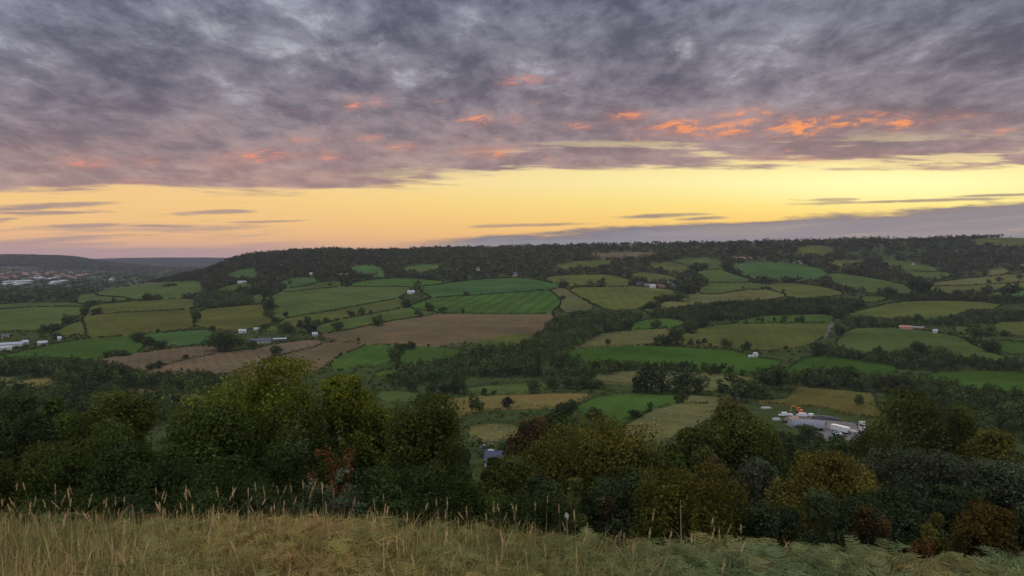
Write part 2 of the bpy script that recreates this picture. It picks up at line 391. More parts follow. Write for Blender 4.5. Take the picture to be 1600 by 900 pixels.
# the rough valley floor, with the patchwork of far land towards the town
def groundmat():
    m, t, o = nt('rough_ground')
    g = t.nodes.new('ShaderNodeNewGeometry'); sx = t.nodes.new('ShaderNodeSeparateXYZ'); t.links.new(g.outputs['Position'], sx.inputs[0])
    vo = t.nodes.new('ShaderNodeTexVoronoi'); vo.inputs['Scale'].default_value = .0042; vo.inputs['Randomness'].default_value = .9
    mp = t.nodes.new('ShaderNodeMapping'); mp.inputs['Scale'].default_value = (1.0, .8, 0.0); t.links.new(g.outputs['Position'], mp.inputs[0]); t.links.new(mp.outputs[0], vo.inputs['Vector'])
    sc = t.nodes.new('ShaderNodeSeparateColor'); t.links.new(vo.outputs['Color'], sc.inputs[0])
    cr = t.nodes.new('ShaderNodeValToRGB'); e = cr.color_ramp; e.interpolation = 'CONSTANT'
    e.elements[0].position = 0; e.elements[0].color = (.03, .045, .02, 1); e.elements[1].position = .35; e.elements[1].color = (.055, .075, .03, 1)
    for p, c in ((.55, (.08, .075, .035, 1)), (.72, (.045, .06, .028, 1)), (.9, (.11, .085, .05, 1))):
        x = e.elements.new(p); x.color = c
    t.links.new(sc.outputs[0], cr.inputs[0])
    nz = t.nodes.new('ShaderNodeTexNoise'); nz.inputs['Scale'].default_value = .09; nz.inputs['Detail'].default_value = 7; t.links.new(g.outputs['Position'], nz.inputs['Vector'])
    r2 = t.nodes.new('ShaderNodeValToRGB'); r2.color_ramp.elements[0].position = .35; r2.color_ramp.elements[0].color = (.038, .052, .017, 1); r2.color_ramp.elements[1].position = .7; r2.color_ramp.elements[1].color = (.060, .072, .024, 1)
    t.links.new(nz.outputs['Fac'], r2.inputs[0])
    mr = t.nodes.new('ShaderNodeMapRange'); mr.inputs[1].default_value = 2300; mr.inputs[2].default_value = 2500; t.links.new(sx.outputs[1], mr.inputs[0])
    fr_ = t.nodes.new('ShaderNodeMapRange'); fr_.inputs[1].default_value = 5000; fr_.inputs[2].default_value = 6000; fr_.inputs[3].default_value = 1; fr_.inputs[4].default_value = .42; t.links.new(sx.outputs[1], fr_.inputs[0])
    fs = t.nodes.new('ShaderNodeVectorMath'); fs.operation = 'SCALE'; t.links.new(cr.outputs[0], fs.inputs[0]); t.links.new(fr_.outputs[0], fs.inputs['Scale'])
    mx = t.nodes.new('ShaderNodeMix'); mx.data_type = 'RGBA'; t.links.new(mr.outputs[0], mx.inputs['Factor']); t.links.new(r2.outputs[0], mx.inputs['A']); t.links.new(fs.outputs[0], mx.inputs['B'])
    d = t.nodes.new('ShaderNodeBsdfDiffuse'); t.links.new(mx.outputs['Result'], d.inputs[0]); t.links.new(d.outputs[0], o.inputs[0])
    return m
GROUND = groundmat()
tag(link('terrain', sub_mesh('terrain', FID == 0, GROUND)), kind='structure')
STRIPES = {'striped emerald field': (12, 22, .22), 'ploughed brown field': (-35, 9, .12), 'long pink stubble field': (-25, 10, .11), 'pink stubble strip': (-25, 9, .08), 'great brown stubble field': (-62, 16, .05)}
for k, (nm, c, poly) in enumerate(FIELDS, 1):
    m = FID == k
    if not m.any(): continue
    j = R.uniform(.92, 1.08)
    on = nm if nm in ('farmyard', 'lane') else 'field'
    tag(link(on, sub_mesh(on, m, fieldmat('field_'+str(k), tuple(x*j for x in c), STRIPES.get(nm) or (R.uniform(-80, 80), R.uniform(12, 26), R.uniform(.03, .09))))), kind='structure')
# the hill we stand on
gx = np.linspace(-160, 160, 161); gy = np.linspace(-90, 20.6, 130)
GX, GY = np.meshgrid(gx, gy); GZ = near_h(GX, GY) - .03*(GY > 20)
gi = np.arange(GX.size).reshape(GX.shape)
tag(link('hilltop', mesh_np('hilltop', np.stack([GX, GY, GZ], -1).reshape(-1, 3), np.stack([gi[:-1, :-1], gi[:-1, 1:], gi[1:, 1:], gi[1:, :-1]], -1).reshape(-1, 4), [fieldmat('turf', (.09, .075, .035))], smooth=True)), kind='structure')

# ---------------------------------------------------------------- foliage
def unit(v): return v / (np.linalg.norm(v, axis=-1, keepdims=True)+1e-9)
def leaf_quads(c, n, a, b):
    """diamond leaves at c facing n"""
    k = len(c)
    ref = unit(R.normal(size=(k, 3))); t1 = unit(np.cross(n, ref)); t2 = np.cross(n, t1)
    a = a[:, None]; b = b[:, None]
    V = np.stack([c+t1*a, c+t2*b, c-t1*a, c-t2*b], 1).reshape(-1, 3)
    return V, np.arange(4*k).reshape(-1, 4)

def crown_cloud(n, size, w, h, base, nl=14, form='round', sprigs=.12, lobe=(.26, .44)):
    """leaf positions of a crown w wide whose top is at h and whose underside is at base"""
    rz = (h-base)/2; cz = (h+base)/2; rw = w/2
    g = R.normal(size=(nl, 3)); g = unit(g)*(R.uniform(.35, .8, (nl, 1)))
    if form == 'cone':
        tz = R.uniform(0, 1, nl); ang = R.uniform(0, 6.28, nl); rr = (1-tz)*.75
        cen = np.stack([np.cos(ang)*rr*rw, np.sin(ang)*rr*rw, base+tz*(h-base)*.93], 1); rad = (.18+.25*(1-tz))*rw*1.3
    else:
        # lobes spread evenly over a broad dome (golden-angle rows), a few inside
        q = (np.arange(nl)+.5)/nl; zz = 1-1.75*q; ga = np.arange(nl)*2.39996+R.uniform(0, 6.28)
        if form == 'dome': zz = 1-1.35*q
        rr_ = np.sqrt(np.clip(1-zz*zz, 0, 1)); g = np.stack([np.cos(ga)*rr_, np.sin(ga)*rr_, zz], 1)+R.normal(0, .13, (nl, 3))
        g *= R.uniform(.56, .74, (nl, 1)); g[R.random(nl) < .12] *= .5
        if form == 'open': g *= R.uniform(.9, 1.25, (nl, 1))
        cen = g*np.array([rw, rw, rz])+np.array([0, 0, cz]); rad = R.uniform(*lobe, nl)*min(rw, rz*1.25)
        cen[:, 2] = np.minimum(cen[:, 2], h-rad*.8)
    p = rad**2; li = R.choice(nl, n, p=p/p.sum())
    d = unit(R.normal(size=(n, 3))+np.array([0, 0, .25]))
    # secondary clumps: shells broken into tufts
    nt_ = 17; tuft = unit(R.normal(size=(nl, nt_, 3))); ti = R.integers(0, nt_, n)
    d = np.where((R.random(n) < .78)[:, None], unit(tuft[li, ti]+np.random.default_rng(3).uniform(.16, .42, (nl, nt_))[li, ti][:, None]*R.normal(size=(n, 3))), d)
    tr = R.uniform(.78, 1.14, (nl, nt_))[li, ti]
    r = rad[li]*tr*R.uniform(.72, 1.06, n)
    inn = R.random(n) < .14; r[inn] *= R.uniform(.3, .8, inn.sum())
    sp = R.random(n) < sprigs; r[sp] *= R.uniform(1.05, 1.36, sp.sum())
    pos = cen[li]+d*r[:, None]
    pos[:, :2] *= (w/2)/np.percentile(np.abs(pos[:, :2]), 97)
    zt = np.percentile(pos[:, 2], 98.6); zb = np.percentile(pos[:, 2], 1.5); pos[:, 2] = base+(pos[:, 2]-zb)*(h-base)/(zt-zb)
    pos[:, 2] = np.where(pos[:, 2] > h, h+(pos[:, 2]-h)*.3, pos[:, 2])
    nrm = unit(d*.8+R.normal(size=(n, 3))*.55+np.array([0, 0, .25]))
    a = size*R.uniform(.55, 1.25, n); b = a*R.uniform(.5, .85, n)
    tint = (R.uniform(.78, 1.25, (nl, 1))[li]*R.uniform(.7, 1.4, (n, 1))*R.uniform(.7, 1.35, (nl, nt_))[li, ti][:, None])*np.stack([R.normal(1, .12, n), np.ones(n), R.normal(1, .12, n)], 1)
    return pos, nrm, a, b, np.clip(tint, .2, 2.4), cen, rad

def crown_mesh(name, mat, cloud):
    pos, nrm, a, b, tint, cen, rad = cloud
    V, Q = leaf_quads(pos, nrm, a, b)
    return mesh_np(name, V, Q, [mat], np.repeat(tint, 4, 0))

def trunk_mb(h, base, w, cen, limbs=9, rad=None, sides=6):
    mb = MB(); r = rad or max(.018*h, .02*w)
    top = base+(h-base)*.55; k = R.normal(0, .02*w, (3, 2))
    mb.tube([(0, 0, -.04*h), (k[0, 0], k[0, 1], base*.5), (k[1, 0], k[1, 1], base*1.0+.02*h), (k[2, 0]*1.5, k[2, 1]*1.5, top)], [r*1.35, r, r*.85, r*.3], sides)
    for i in R.permutation(len(cen))[:limbs]:
        z0 = base*R.uniform(.75, 1.0)+(top-base)*R.uniform(0, .5)
        c = cen[i]; m = (c[0]*.5+R.normal(0, .03*w), c[1]*.5+R.normal(0, .03*w), z0+(c[2]-z0)*.6)
        mb.tube([(k[1, 0], k[1, 1], z0), m, tuple(c)], [r*.5, r*.33, r*.1], 5)
    return mb


FN = [f[0] for f in FIELDS]
def near_fields(px, py, n=2):
    d = []
    for nm, c, poly in FIELDS:
        if nm in ('farmyard', 'lane'): continue
        d.append((float(poly_dist(poly, np.array([px], float), np.array([py], float))[0]), nm))
    d.sort(); return [x[1] for x in d[:n]], d[0][0]

# ---------------------------------------------------------------- hedges along the field boundaries
HEDGE = leafmat('hedge_leaf', (.024, .034, .011), .15, .25)
pairs = {}
def note(a, b, x, y, z, along):
    for k in np.unique(np.stack([np.minimum(a, b), np.maximum(a, b)], 1), axis=0):
        m = (np.minimum(a, b) == k[0]) & (np.maximum(a, b) == k[1])
        pairs.setdefault(tuple(int(v) for v in k), []).append(np.stack([x[m], y[m], z[m], np.full(m.sum(), along)], 1))
di = np.where(FID[:, :-1] != FID[:, 1:])
note(FID[di], FID[di[0], di[1]+1], (XX[di[0], di[1]+1]+XX[di[0]+1, di[1]+1])/2, (YY[di[0], di[1]+1]+YY[di[0]+1, di[1]+1])/2, (Z[di[0], di[1]+1]+Z[di[0]+1, di[1]+1])/2, 1)
di = np.where(FID[:-1, :] != FID[1:, :])
note(FID[di], FID[di[0]+1, di[1]], (XX[di[0]+1, di[1]]+XX[di[0]+1, di[1]+1])/2, (YY[di[0]+1, di[1]]+YY[di[0]+1, di[1]+1])/2, (Z[di[0]+1, di[1]]+Z[di[0]+1, di[1]+1])/2, 0)
for (a, b), lst in pairs.items():
    P = np.concatenate(lst); D = P[:, 1].mean()
    na = FN[a-1] if a else None; nb = FN[b-1]
    if len(P) < 9 or {na, nb} & {'farmyard', 'lane'} or (na, nb) in BLUNT or (nb, na) in BLUNT: continue
    if a == 0:
        keep = P[:, 1] < 1900; P = P[keep]
        if len(P) < 14: continue
    # soften the steps of the boundary
    Q2 = P[:, :2].copy()
    for c0 in range(0, len(P), 400):
        dd = np.hypot(P[c0:c0+400, None, 0]-P[None, :, 0], P[c0:c0+400, None, 1]-P[None, :, 1])
        w = (dd < 14).astype(float); Q2[c0:c0+400, 0] = (w@P[:, 0])/w.sum(1); Q2[c0:c0+400, 1] = (w@P[:, 1])/w.sum(1)
    rep = np.where(P[:, 3] > 0, np.clip(P[:, 1]*.0105, 5, 14), np.clip(P[:, 1]*.0052, 3, 7)).astype(int)
    i = np.repeat(np.arange(len(P)), rep); n = len(i); al = P[i, 3] > 0
    step = np.where(al, P[i, 1]*.0028, P[i, 1]*.0008)
    c = np.empty((n, 3)); c[:, 0] = Q2[i, 0]+R.normal(0, .55, n)+np.where(al, 0, R.uniform(-1, 1, n)*step)
    c[:, 1] = Q2[i, 1]+R.normal(0, .55, n)+np.where(al, R.uniform(-1, 1, n)*step, 0)
    bump = .75+.35*np.sin(c[:, 0]*.13+a)*np.sin(c[:, 1]*.09+b)+.25*np.sin(c[:, 0]*.45+c[:, 1]*.31)
    hh = (2.4 if a else 2.9)*np.clip(bump, .55, 1.6)
    c[:, 2] = P[i, 2]+R.random(n)**.8*hh
    sz = np.clip(P[i, 1]*.00075, .45, 1.3)*R.uniform(.7, 1.2, n)
    V, Q = leaf_quads(c, unit(R.normal(size=(n, 3))+[0, -.3, .5]), sz, sz*.75)
    tint = np.repeat(R.uniform(.65, 1.35, (n, 1))*np.array([[1, 1, 1]])*np.stack([R.normal(1, .1, n)]*1, 1), 4, 0)*np.ones((1, 3))
    o = link('hedge', mesh_np('hedge', V-[Q2[0, 0], Q2[0, 1], 0], Q, [HEDGE], tint), loc=(Q2[0, 0], Q2[0, 1], 0))
    if a: tag(o, f'dark hedge between the {na} and the {nb}', 'hedge', 'field hedges of the valley')
    else: tag(o, f'scrubby hedge along the outer edge of the {nb}', 'hedge', 'field hedges of the valley')

# ---------------------------------------------------------------- trees out in the valley
SPECIES = {
 'dark':  leafmat('leaf_dark', (.042, .060, .018)),
 'mid':   leafmat('leaf_mid', (.060, .078, .022)),
 'olive': leafmat('leaf_olive', (.056, .058, .018)),
 'yellow':leafmat('leaf_yellow', (.10, .088, .020)),
 'maroon':leafmat('leaf_maroon', (.026, .022, .016)),
 'ridge': leafmat('leaf_ridge', (.040, .046, .018)),
 'bright':leafmat('leaf_bright', (.056, .082, .018)),
}
TONE = {'dark': 'dark', 'mid': 'green', 'olive': 'olive', 'yellow': 'yellowing', 'maroon': 'maroon', 'bright': 'bright green', 'ridge': 'dusky'}
VARS = []
for form, base, nl, lobe in (('round', .16, 12, (.28, .46)), ('round', .10, 16, (.24, .4)), ('dome', .2, 12, (.3, .46)), ('open', .22, 14, (.2, .36)), ('round', .05, 10, (.3, .5)), ('dome', .08, 15, (.26, .4))):
    cl = crown_cloud(1500, .05, 1.0, 1.0, base, nl, form, .1, lobe); VARS.append((cl, base))
CACHE = {}
def var_mesh(v, tone):
    if (v, tone) not in CACHE:
        cl, base = VARS[v]; cr = crown_mesh('crown', SPECIES[tone], cl)
        tm = trunk_mb(1.0, base, 1.0, cl[5], 6, .028, 5).mesh('trunk', BARK, True)
        # one body for the small far ones
        V, Q = leaf_quads(cl[0], cl[1], cl[2], cl[3]); n0 = len(V)
        tv = np.array([v_.co for v_ in tm.vertices]); tq = np.array([list(p.vertices) for p in tm.polygons if len(p.vertices) == 4])
        both = mesh_np('tree', np.concatenate([V, tv]), np.concatenate([Q, tq+n0]), [SPECIES[tone], BARK], np.concatenate([np.repeat(cl[4], 4, 0), np.ones((len(tv), 3))]), mat_idx=[0]*len(Q)+[1]*len(tq))
        CACHE[v, tone] = (cr, tm, both)
    return CACHE[v, tone]
TREES = []      # every single tree out in the valley, for the labels
def valley_tree(px, vb, hpx, wpx, tone='dark', var=None, label=None, group=None, xy=None):
    if xy is None: x, y, z = ground_at(px, vb)
    else: x, y = xy; z = H(x, y)
    k = y/F*1.02
    h, w = hpx*k, wpx*k
    var = int(R.integers(0, len(VARS))) if var is None else var
    cr, tm, both = var_mesh(var, tone); rz = R.uniform(0, 6.28)
    if hpx >= 20:
        o = bpy.data.objects.new('tree', None); COL.objects.link(o)
        o.empty_display_size = 1
        link('crown', cr, o, scale=(w, w, h)); link('trunk', tm, o, scale=(w, w, h))
        o.location = (x, y, z-.15); o.rotation_euler.z = rz
    else:
        o = link('tree', both, loc=(x, y, z-.15), rotz=rz, scale=(w, w, h))
    TREES.append((o, px, vb, hpx, wpx, tone, label, group))
    return o
LONE = """590 509 15 16|527 516 12 17|509 504 8 9|494 508 8 13|481 508 13 10|550 495 9 12|565 492 11 10|579 490 5 5|671 486 12 13|691 488 8 12|723 488 5 6|729 462 7 8|654 495 10 13|635 480 11 15|446 495 8 8|430 505 9 11|445 520 15 24|481 520 18 28|432 555 14 16|560 533 6 5|617 565 22 20|625 552 16 16|640 545 10 20|418 463 12 14|422 490 20 18|421 497 12 16|453 444 6 5|516 446 4 6|151 491 10 16|307 502 16 15|106 505 13 17|71 520 12 16|85 516 10 14|132 491 11 12|230 470 11 14|246 468 8 13|311 465 7 10|265 449 6 20|290 561 7 8|236 577 10 12|250 575 11 13|215 535 14 18|233 540 13 15|250 545 12 20|90 530 10 14|345 548 26 40|332 516 7 9|247 519 5 6|168 557 8 12|190 555 9 26|950 539 9 8|1030 540 16 16|1042 539 12 12|1057 539 25 22|1025 512 13 14|1079 539 9 8|1091 539 9 6|1100 539 10 9|1110 542 6 5|1134 543 13 16|1166 547 13 14|981 516 15 14|1082 520 18 20|1074 518 12 14|1097 512 10 15|1166 504 5 4|1184 503 7 6|1191 503 7 5|1210 503 7 4|1225 505 13 10|1245 503 7 6|1253 503 10 8|1228 547 6 6|881 447 7 14|880 468 6 8|1137 419 8 18|1088 422 10 20|1161 451 3 4|1190 451 3 4|1196 451 4 4|1201 452 4 4|1224 457 5 6|1390 464 14 18|1355 420 8 18|1287 438 7 8|1545 444 7 6|1562 440 7 9|1594 437 8 8|1577 468 24 22|1499 463 9 16|1437 462 26 28|1312 497 12 20|1435 506 14 16|1532 534 24 38|1550 550 16 24|1570 525 8 14|1285 552 16 30|1312 525 16 16|1437 557 22 24|1467 560 18 28|1370 558 16 14|1342 635 17 12|645 612 17 18|665 634 20 24|716 615 28 24|695 615 16 20|675 612 15 16|756 617 10 9|771 616 6 8|1018 614 38 50|1072 614 34 50|1064 629 17 18|1148 627 36 48|1180 622 24 40|1016 637 8 9|992 652 12 20|930 656 18 26|880 655 28 32|920 607 18 34|862 608 17 20|835 614 20 18|887 607 18 20|893 640 12 16|1263 684 21 32|1200 600 26 36|1222 610 34 44|1322 600 26 34|1300 598 22 30|1275 600 26 36|1060 470 14 26|1075 458 18 26|1092 446 16 22|1020 482 10 24|1035 470 10 22|1100 420 8 14|395 545 14 16|372 540 14 20|352 532 12 18|415 516 9 10"""
for rec in LONE.split('|'):
    a = [float(v) for v in rec.split()]
    valley_tree(a[0], a[1], a[2]*1.08, a[3]*1.08, str(R.choice(['dark', 'dark', 'mid'])))
valley_tree(744, 646, 26, 23, 'bright', 3, 'bright yellow-green tree standing alone on the bracken bank above the sheep meadow')
valley_tree(794, 636, 16, 18, 'maroon', 0, 'neat round maroon-black tree alone in the buff strip over the bracken')
valley_tree(1137, 651, 28, 36, 'yellow', 4, 'yellowing round tree at the corner of the domed sheep pasture')
valley_tree(1390, 612, 26, 36, 'olive', 2, 'broad olive-topped tree between the dark belt and the vivid far-side field')
valley_tree(1404, 622, 20, 36, 'olive', 1, 'smaller olive tree in front of the broad olive-topped one')
for px_, v_, h_, w_ in ((430, 590, 10, 20),):
    pass

# ---------------------------------------------------------------- woods: name, tree height m, tones, outline
WOODS = [
 ('stream wood below the stubble', 11, 'dark dark mid', [(815,548),(845,527),(870,503),(900,494),(940,494),(995,494),(1000,500),(985,517),(950,522),(925,534),(900,546),(872,553),(885,562),(905,574),(960,580),(985,585),(930,592),(850,592),(760,588),(700,594),(650,604),(605,604),(625,580),(690,570),(735,558),(780,548)]),
 ('long wood over the little trees', 11, 'dark mid olive', [(1010,494),(1080,484),(1150,477),(1240,472),(1340,474),(1352,480),(1320,492),(1280,494),(1200,496),(1140,501),(1080,506),(1040,500)]),
 ('belt below the vivid green field', 9, 'dark', [(945,580),(985,568),(1010,574),(1080,574),(1130,578),(1170,586),(1185,588),(1120,590),(1000,583)]),
 ('dark belt over the rough field', 10, 'dark', [(1246,592),(1262,586),(1300,590),(1370,594),(1385,606),(1370,613),(1300,609),(1250,603)]),
 ('dark belt under the pink stubble', 11, 'dark dark mid', [(-60,574),(60,570),(120,572),(180,578),(210,588),(222,598),(330,594),(352,602),(340,618),(240,612),(190,607),(100,598),(82,594),(0,588),(-60,590)]),
 ('wood on the low knoll', 10, 'dark', [(303,468),(330,460),(370,460),(402,465),(395,476),(345,481),(305,482)]),
 ('hedgerow belt under the drab pasture', 9, 'dark mid', [(1270,550),(1310,550),(1350,560),(1400,558),(1450,552),(1485,560),(1550,570),(1660,572),(1660,580),(1520,580),(1440,580),(1380,572),(1330,566),(1280,561)]),
 ('broad wood beside the olive oak', 11, 'dark mid', [(1385,600),(1440,600),(1480,612),(1520,618),(1660,640),(1660,700),(1540,690),(1480,665),(1420,640)]),
 ('belt behind the red barns', 9, 'dark mid', [(1312,505),(1340,500),(1400,502),(1445,504),(1485,500),(1515,490),(1660,488),(1660,502),(1550,506),(1490,510),(1440,512),(1400,512),(1330,512)]),
 ('belt under the lens pastures', 9, 'dark', [(1375,464),(1420,464),(1460,462),(1530,466),(1660,470),(1660,478),(1560,475),(1470,470),(1400,472)]),
 ('hedgerow wood by the meadows', 10, 'dark mid olive', [(-60,604),(0,612),(40,620),(90,612),(110,600),(190,612),(200,626),(240,628),(270,630),(310,640),(280,660),(240,670),(120,690),(-60,690)]),
 ('wood round the yard', 9, 'dark mid', [(1160,694),(1215,690),(1250,696),(1280,700),(1310,704),(1360,698),(1360,712),(1290,712),(1220,718),(1150,722),(1130,700)]),
 ('wood round the slate-roofed house', 8, 'dark mid olive', [(735,702),(812,700),(830,680),(900,665),(960,680),(960,730),(815,730),(812,716),(750,716)]),
]
fxy = np.stack([fx.ravel(), fy.ravel()], 1)
dU = np.diff(UC); area = (fD[:, None]*dU[None, :])*np.diff(YR)[:, None]
seen = []
pool = []
WMASK = np.zeros(FID.shape, bool)
for wi, (nm, ht, tones, poly) in enumerate(WOODS):
    P = np.array(poly, float)
    bb = (fx > P[:, 0].min()) & (fx < P[:, 0].max()) & (fy > P[:, 1].min()) & (fy < P[:, 1].max()) & (fD > 300)[:, None] & (fD < 2000)[:, None]
    ii = np.where(bb); d = poly_dist(poly, fx[ii], fy[ii]); m = d < 0
    WMASK[ii[0][m], ii[1][m]] = True
    m &= (FID[ii] == 0) | (d < -4)
    ci, cj = ii[0][m], ii[1][m]
    if not len(ci): continue
    A = area[ci, cj]; n = int(A.sum()/38)
    ch = R.choice(len(ci), min(n*2, 4000), p=A/A.sum())
    got = []
    for q in ch:
        a, b = ci[q], cj[q]
        y = YR[a]+(YR[a+1]-YR[a])*R.random(); u = UC[b]+(UC[b+1]-UC[b])*R.random(); x = u*y
        if any((x-g[0])**2+(y-g[1])**2 < 42 for g in got): continue
        got.append((x, y)); pool.append((y, x, wi, fx[a, b], fy[a, b]))
pool.sort()
NSINGLE = 62
MERGE = {}
tl = [t.split() for _, _, t, _ in WOODS]
for r, (y, x, wi, px_, py_) in enumerate(pool):
    nm, ht, tones, poly = WOODS[wi]
    tone = tl[wi][int(R.integers(0, len(tl[wi])))]
    h = ht*R.uniform(.62, 1.1); w = h*R.uniform(.75, 1.1)
    if r % max(1, int(len(pool)*.55/NSINGLE)) == 0 and len(seen) < NSINGLE:
        k = F/y/1.02; seen.append(r)
        valley_tree(px_, py_, h*k, w*k, tone, None, f'{TONE[tone]} rounded tree among the trees of the {nm}', f'trees of the {nm}', (x, y))
    else:
        MERGE.setdefault((wi, tone), []).append((x, y, h, w))
def merged_trees(name, items, tone, ncards, label, size=.085, parent=None):
    V = []; T = []
    for (x, y, h, w) in items:
        cl, base = VARS[int(R.integers(0, len(VARS)))]
        s = R.choice(len(cl[0]), ncards, replace=False)
        q = cl[0][s].copy(); a = R.uniform(0, 6.28); ca, sa = math.cos(a), math.sin(a)
        q = np.stack([(q[:, 0]*ca-q[:, 1]*sa)*w, (q[:, 0]*sa+q[:, 1]*ca)*w, q[:, 2]*h], 1)
        nr = cl[1][s]; nr = np.stack([nr[:, 0]*ca-nr[:, 1]*sa, nr[:, 0]*sa+nr[:, 1]*ca, nr[:, 2]], 1)
        q += [x, y, H(x, y)-.15]
        sz = size*w*R.uniform(.6, 1.3, ncards)
        v, _ = leaf_quads(q, nr, sz, sz*.75); V.append(v); T.append(np.repeat(cl[4][s]*R.uniform(.6, 1.55)*np.array([R.uniform(.9, 1.2), 1, 1]), 4, 0))
    V = np.concatenate(V); T = np.concatenate(T)
    return link(name, mesh_np(name, V, np.arange(len(V)).reshape(-1, 4), [SPECIES[tone]], T))
for wi in range(len(WOODS)):
    tones = [k for k in MERGE if k[0] == wi]
    items = sum([MERGE[k] for k in tones], [])
    if not items: continue
    tone = 'dark' if tl[wi][0] == 'dark' else 'mid'
    o = merged_trees('woodland', items, tone, 260, None, .08)
    tag(o, f'dense dark tree mass filling the {WOODS[wi][0]}', 'woodland', None, 'stuff')

# far woods on the scarp and the ridge, and hedgerow trees of the far vale
def scatter(mask, n, hmin, hmax, minpx=None):
    ci, cj = np.where(mask); A = area[ci, cj]
    ch = R.choice(len(ci), n, p=A/A.sum()); out = []
    for q in ch:
        a, b = ci[q], cj[q]
        y = YR[a]+(YR[a+1]-YR[a])*R.random(); x = (UC[b]+(UC[b+1]-UC[b])*R.random())*y
        h = R.uniform(hmin, hmax); out.append((x, y, h, h*R.uniform(.8, 1.25)))
    return out
inview = (fx > -120) & (fx < 1720)
D2 = np.repeat(fD[:, None], FID.shape[1], 1)
free = (FID == 0) & ~WMASK & inview
zc = (Z[:-1, :-1]+Z[1:, 1:])*.5
onhill = zc > -82
for nm, lo, hi, sel in (('wooded headland and scarp at the end of the ridge', 0, 620, 1), ('dark woods along the middle of the ridge', 620, 1120, 1), ('dark woods along the high end of the ridge', 1120, 1720, 1)):
    m = free & (D2 > 1420) & (D2 < 2560) & onhill & (fx >= lo) & (fx < hi)
    it = [(x, y, h, w_*1.2) for x, y, h, w_ in scatter(m, 2500 if lo else 2900, 5, 15)]
    m2 = free & (D2 >= 2420) & (D2 < 2760) & onhill & (fx >= lo) & (fx < hi)
    rg = scatter(m2, 1500, 3, 9); it += [(x, y, h*(2.0 if np.sin(x*.021+1)+np.sin(x*.0067)+np.sin(x*.05+y*.01) > .7 else 1), w_) for x, y, h, w_ in rg if np.sin(x*.013)+np.sin(x*.037+2)+np.sin(y*.02) > -1.1]
    tag(merged_trees('woodland', it, 'ridge', 38, None, .15), f'{nm}, seen as one mass', 'woodland', None, 'stuff')
m = free & (D2 > 1300) & (D2 < 6200) & ~onhill & (fx < 520)
hn = np.sin(fx*.19+fy*.9)+np.sin(fx*.07-fy*1.7+1)+np.sin(fy*2.6)
m1 = m & ((hn > .1) | (D2 < 2300))
hillm = (FID == 0) & inview & (D2 > 5300) & (D2 < 6700) & (fx < 230)
tag(merged_trees('woodland', scatter(m1, 5200, 7, 12)+[(x, y, h, w_*2.2) for x, y, h, w_ in scatter(hillm, 3600, 9, 15)], 'dark', 20, None, .24), 'hedgerows and copses covering the far vale around the town', 'woodland', None, 'stuff')
# scrub in the leftover corners nearer by
m = free & (D2 > 60) & (D2 < 1420) & ~((fx > 1185) & (fx < 1370) & (fy > 628) & (fy < 700))
it = [(x, y, h*.36, h*.6) for x, y, h, w in scatter(m, 3600, 3, 9)]
tag(merged_trees('undergrowth', it, 'mid', 60, None, .13), 'low scrub and bracken filling the corners between the fields', 'scrub', None, 'stuff')

# labels of the trees that stand by themselves
lab = []
for t in TREES:
    if t[6] is None: lab.append((t, near_fields(t[1], t[2])[0]))
byname = {}
for t, (a, b) in lab: byname.setdefault(a, []).append(t)
ORD = 'first second third fourth fifth sixth seventh eighth ninth tenth eleventh twelfth thirteenth fourteenth fifteenth sixteenth seventeenth eighteenth nineteenth twentieth'.split()
for t, (a, b) in lab:
    sz = 'small' if t[3] < 8 else ('tall' if t[3] > 17 else 'round')
    row_ = sorted(byname[a], key=lambda q: q[1])
    l = f'{sz} {TONE[t[5]]} tree between the {a} and the {b}'
    if len(row_) == 1: l = l if len(l.replace('-', ' ').split()) < 16 else f'{sz} {TONE[t[5]]} tree alone beside the {a}'
    else: l = f'{sz} {TONE[t[5]]} tree, {ORD[min(row_.index(t), 19)]} from the town side along the {a}'
    tag(t[0], l, 'tree', 'trees standing among the fields')
for t in TREES:
    if t[6]: tag(t[0], t[6], 'tree', t[7] or 'trees standing among the fields')

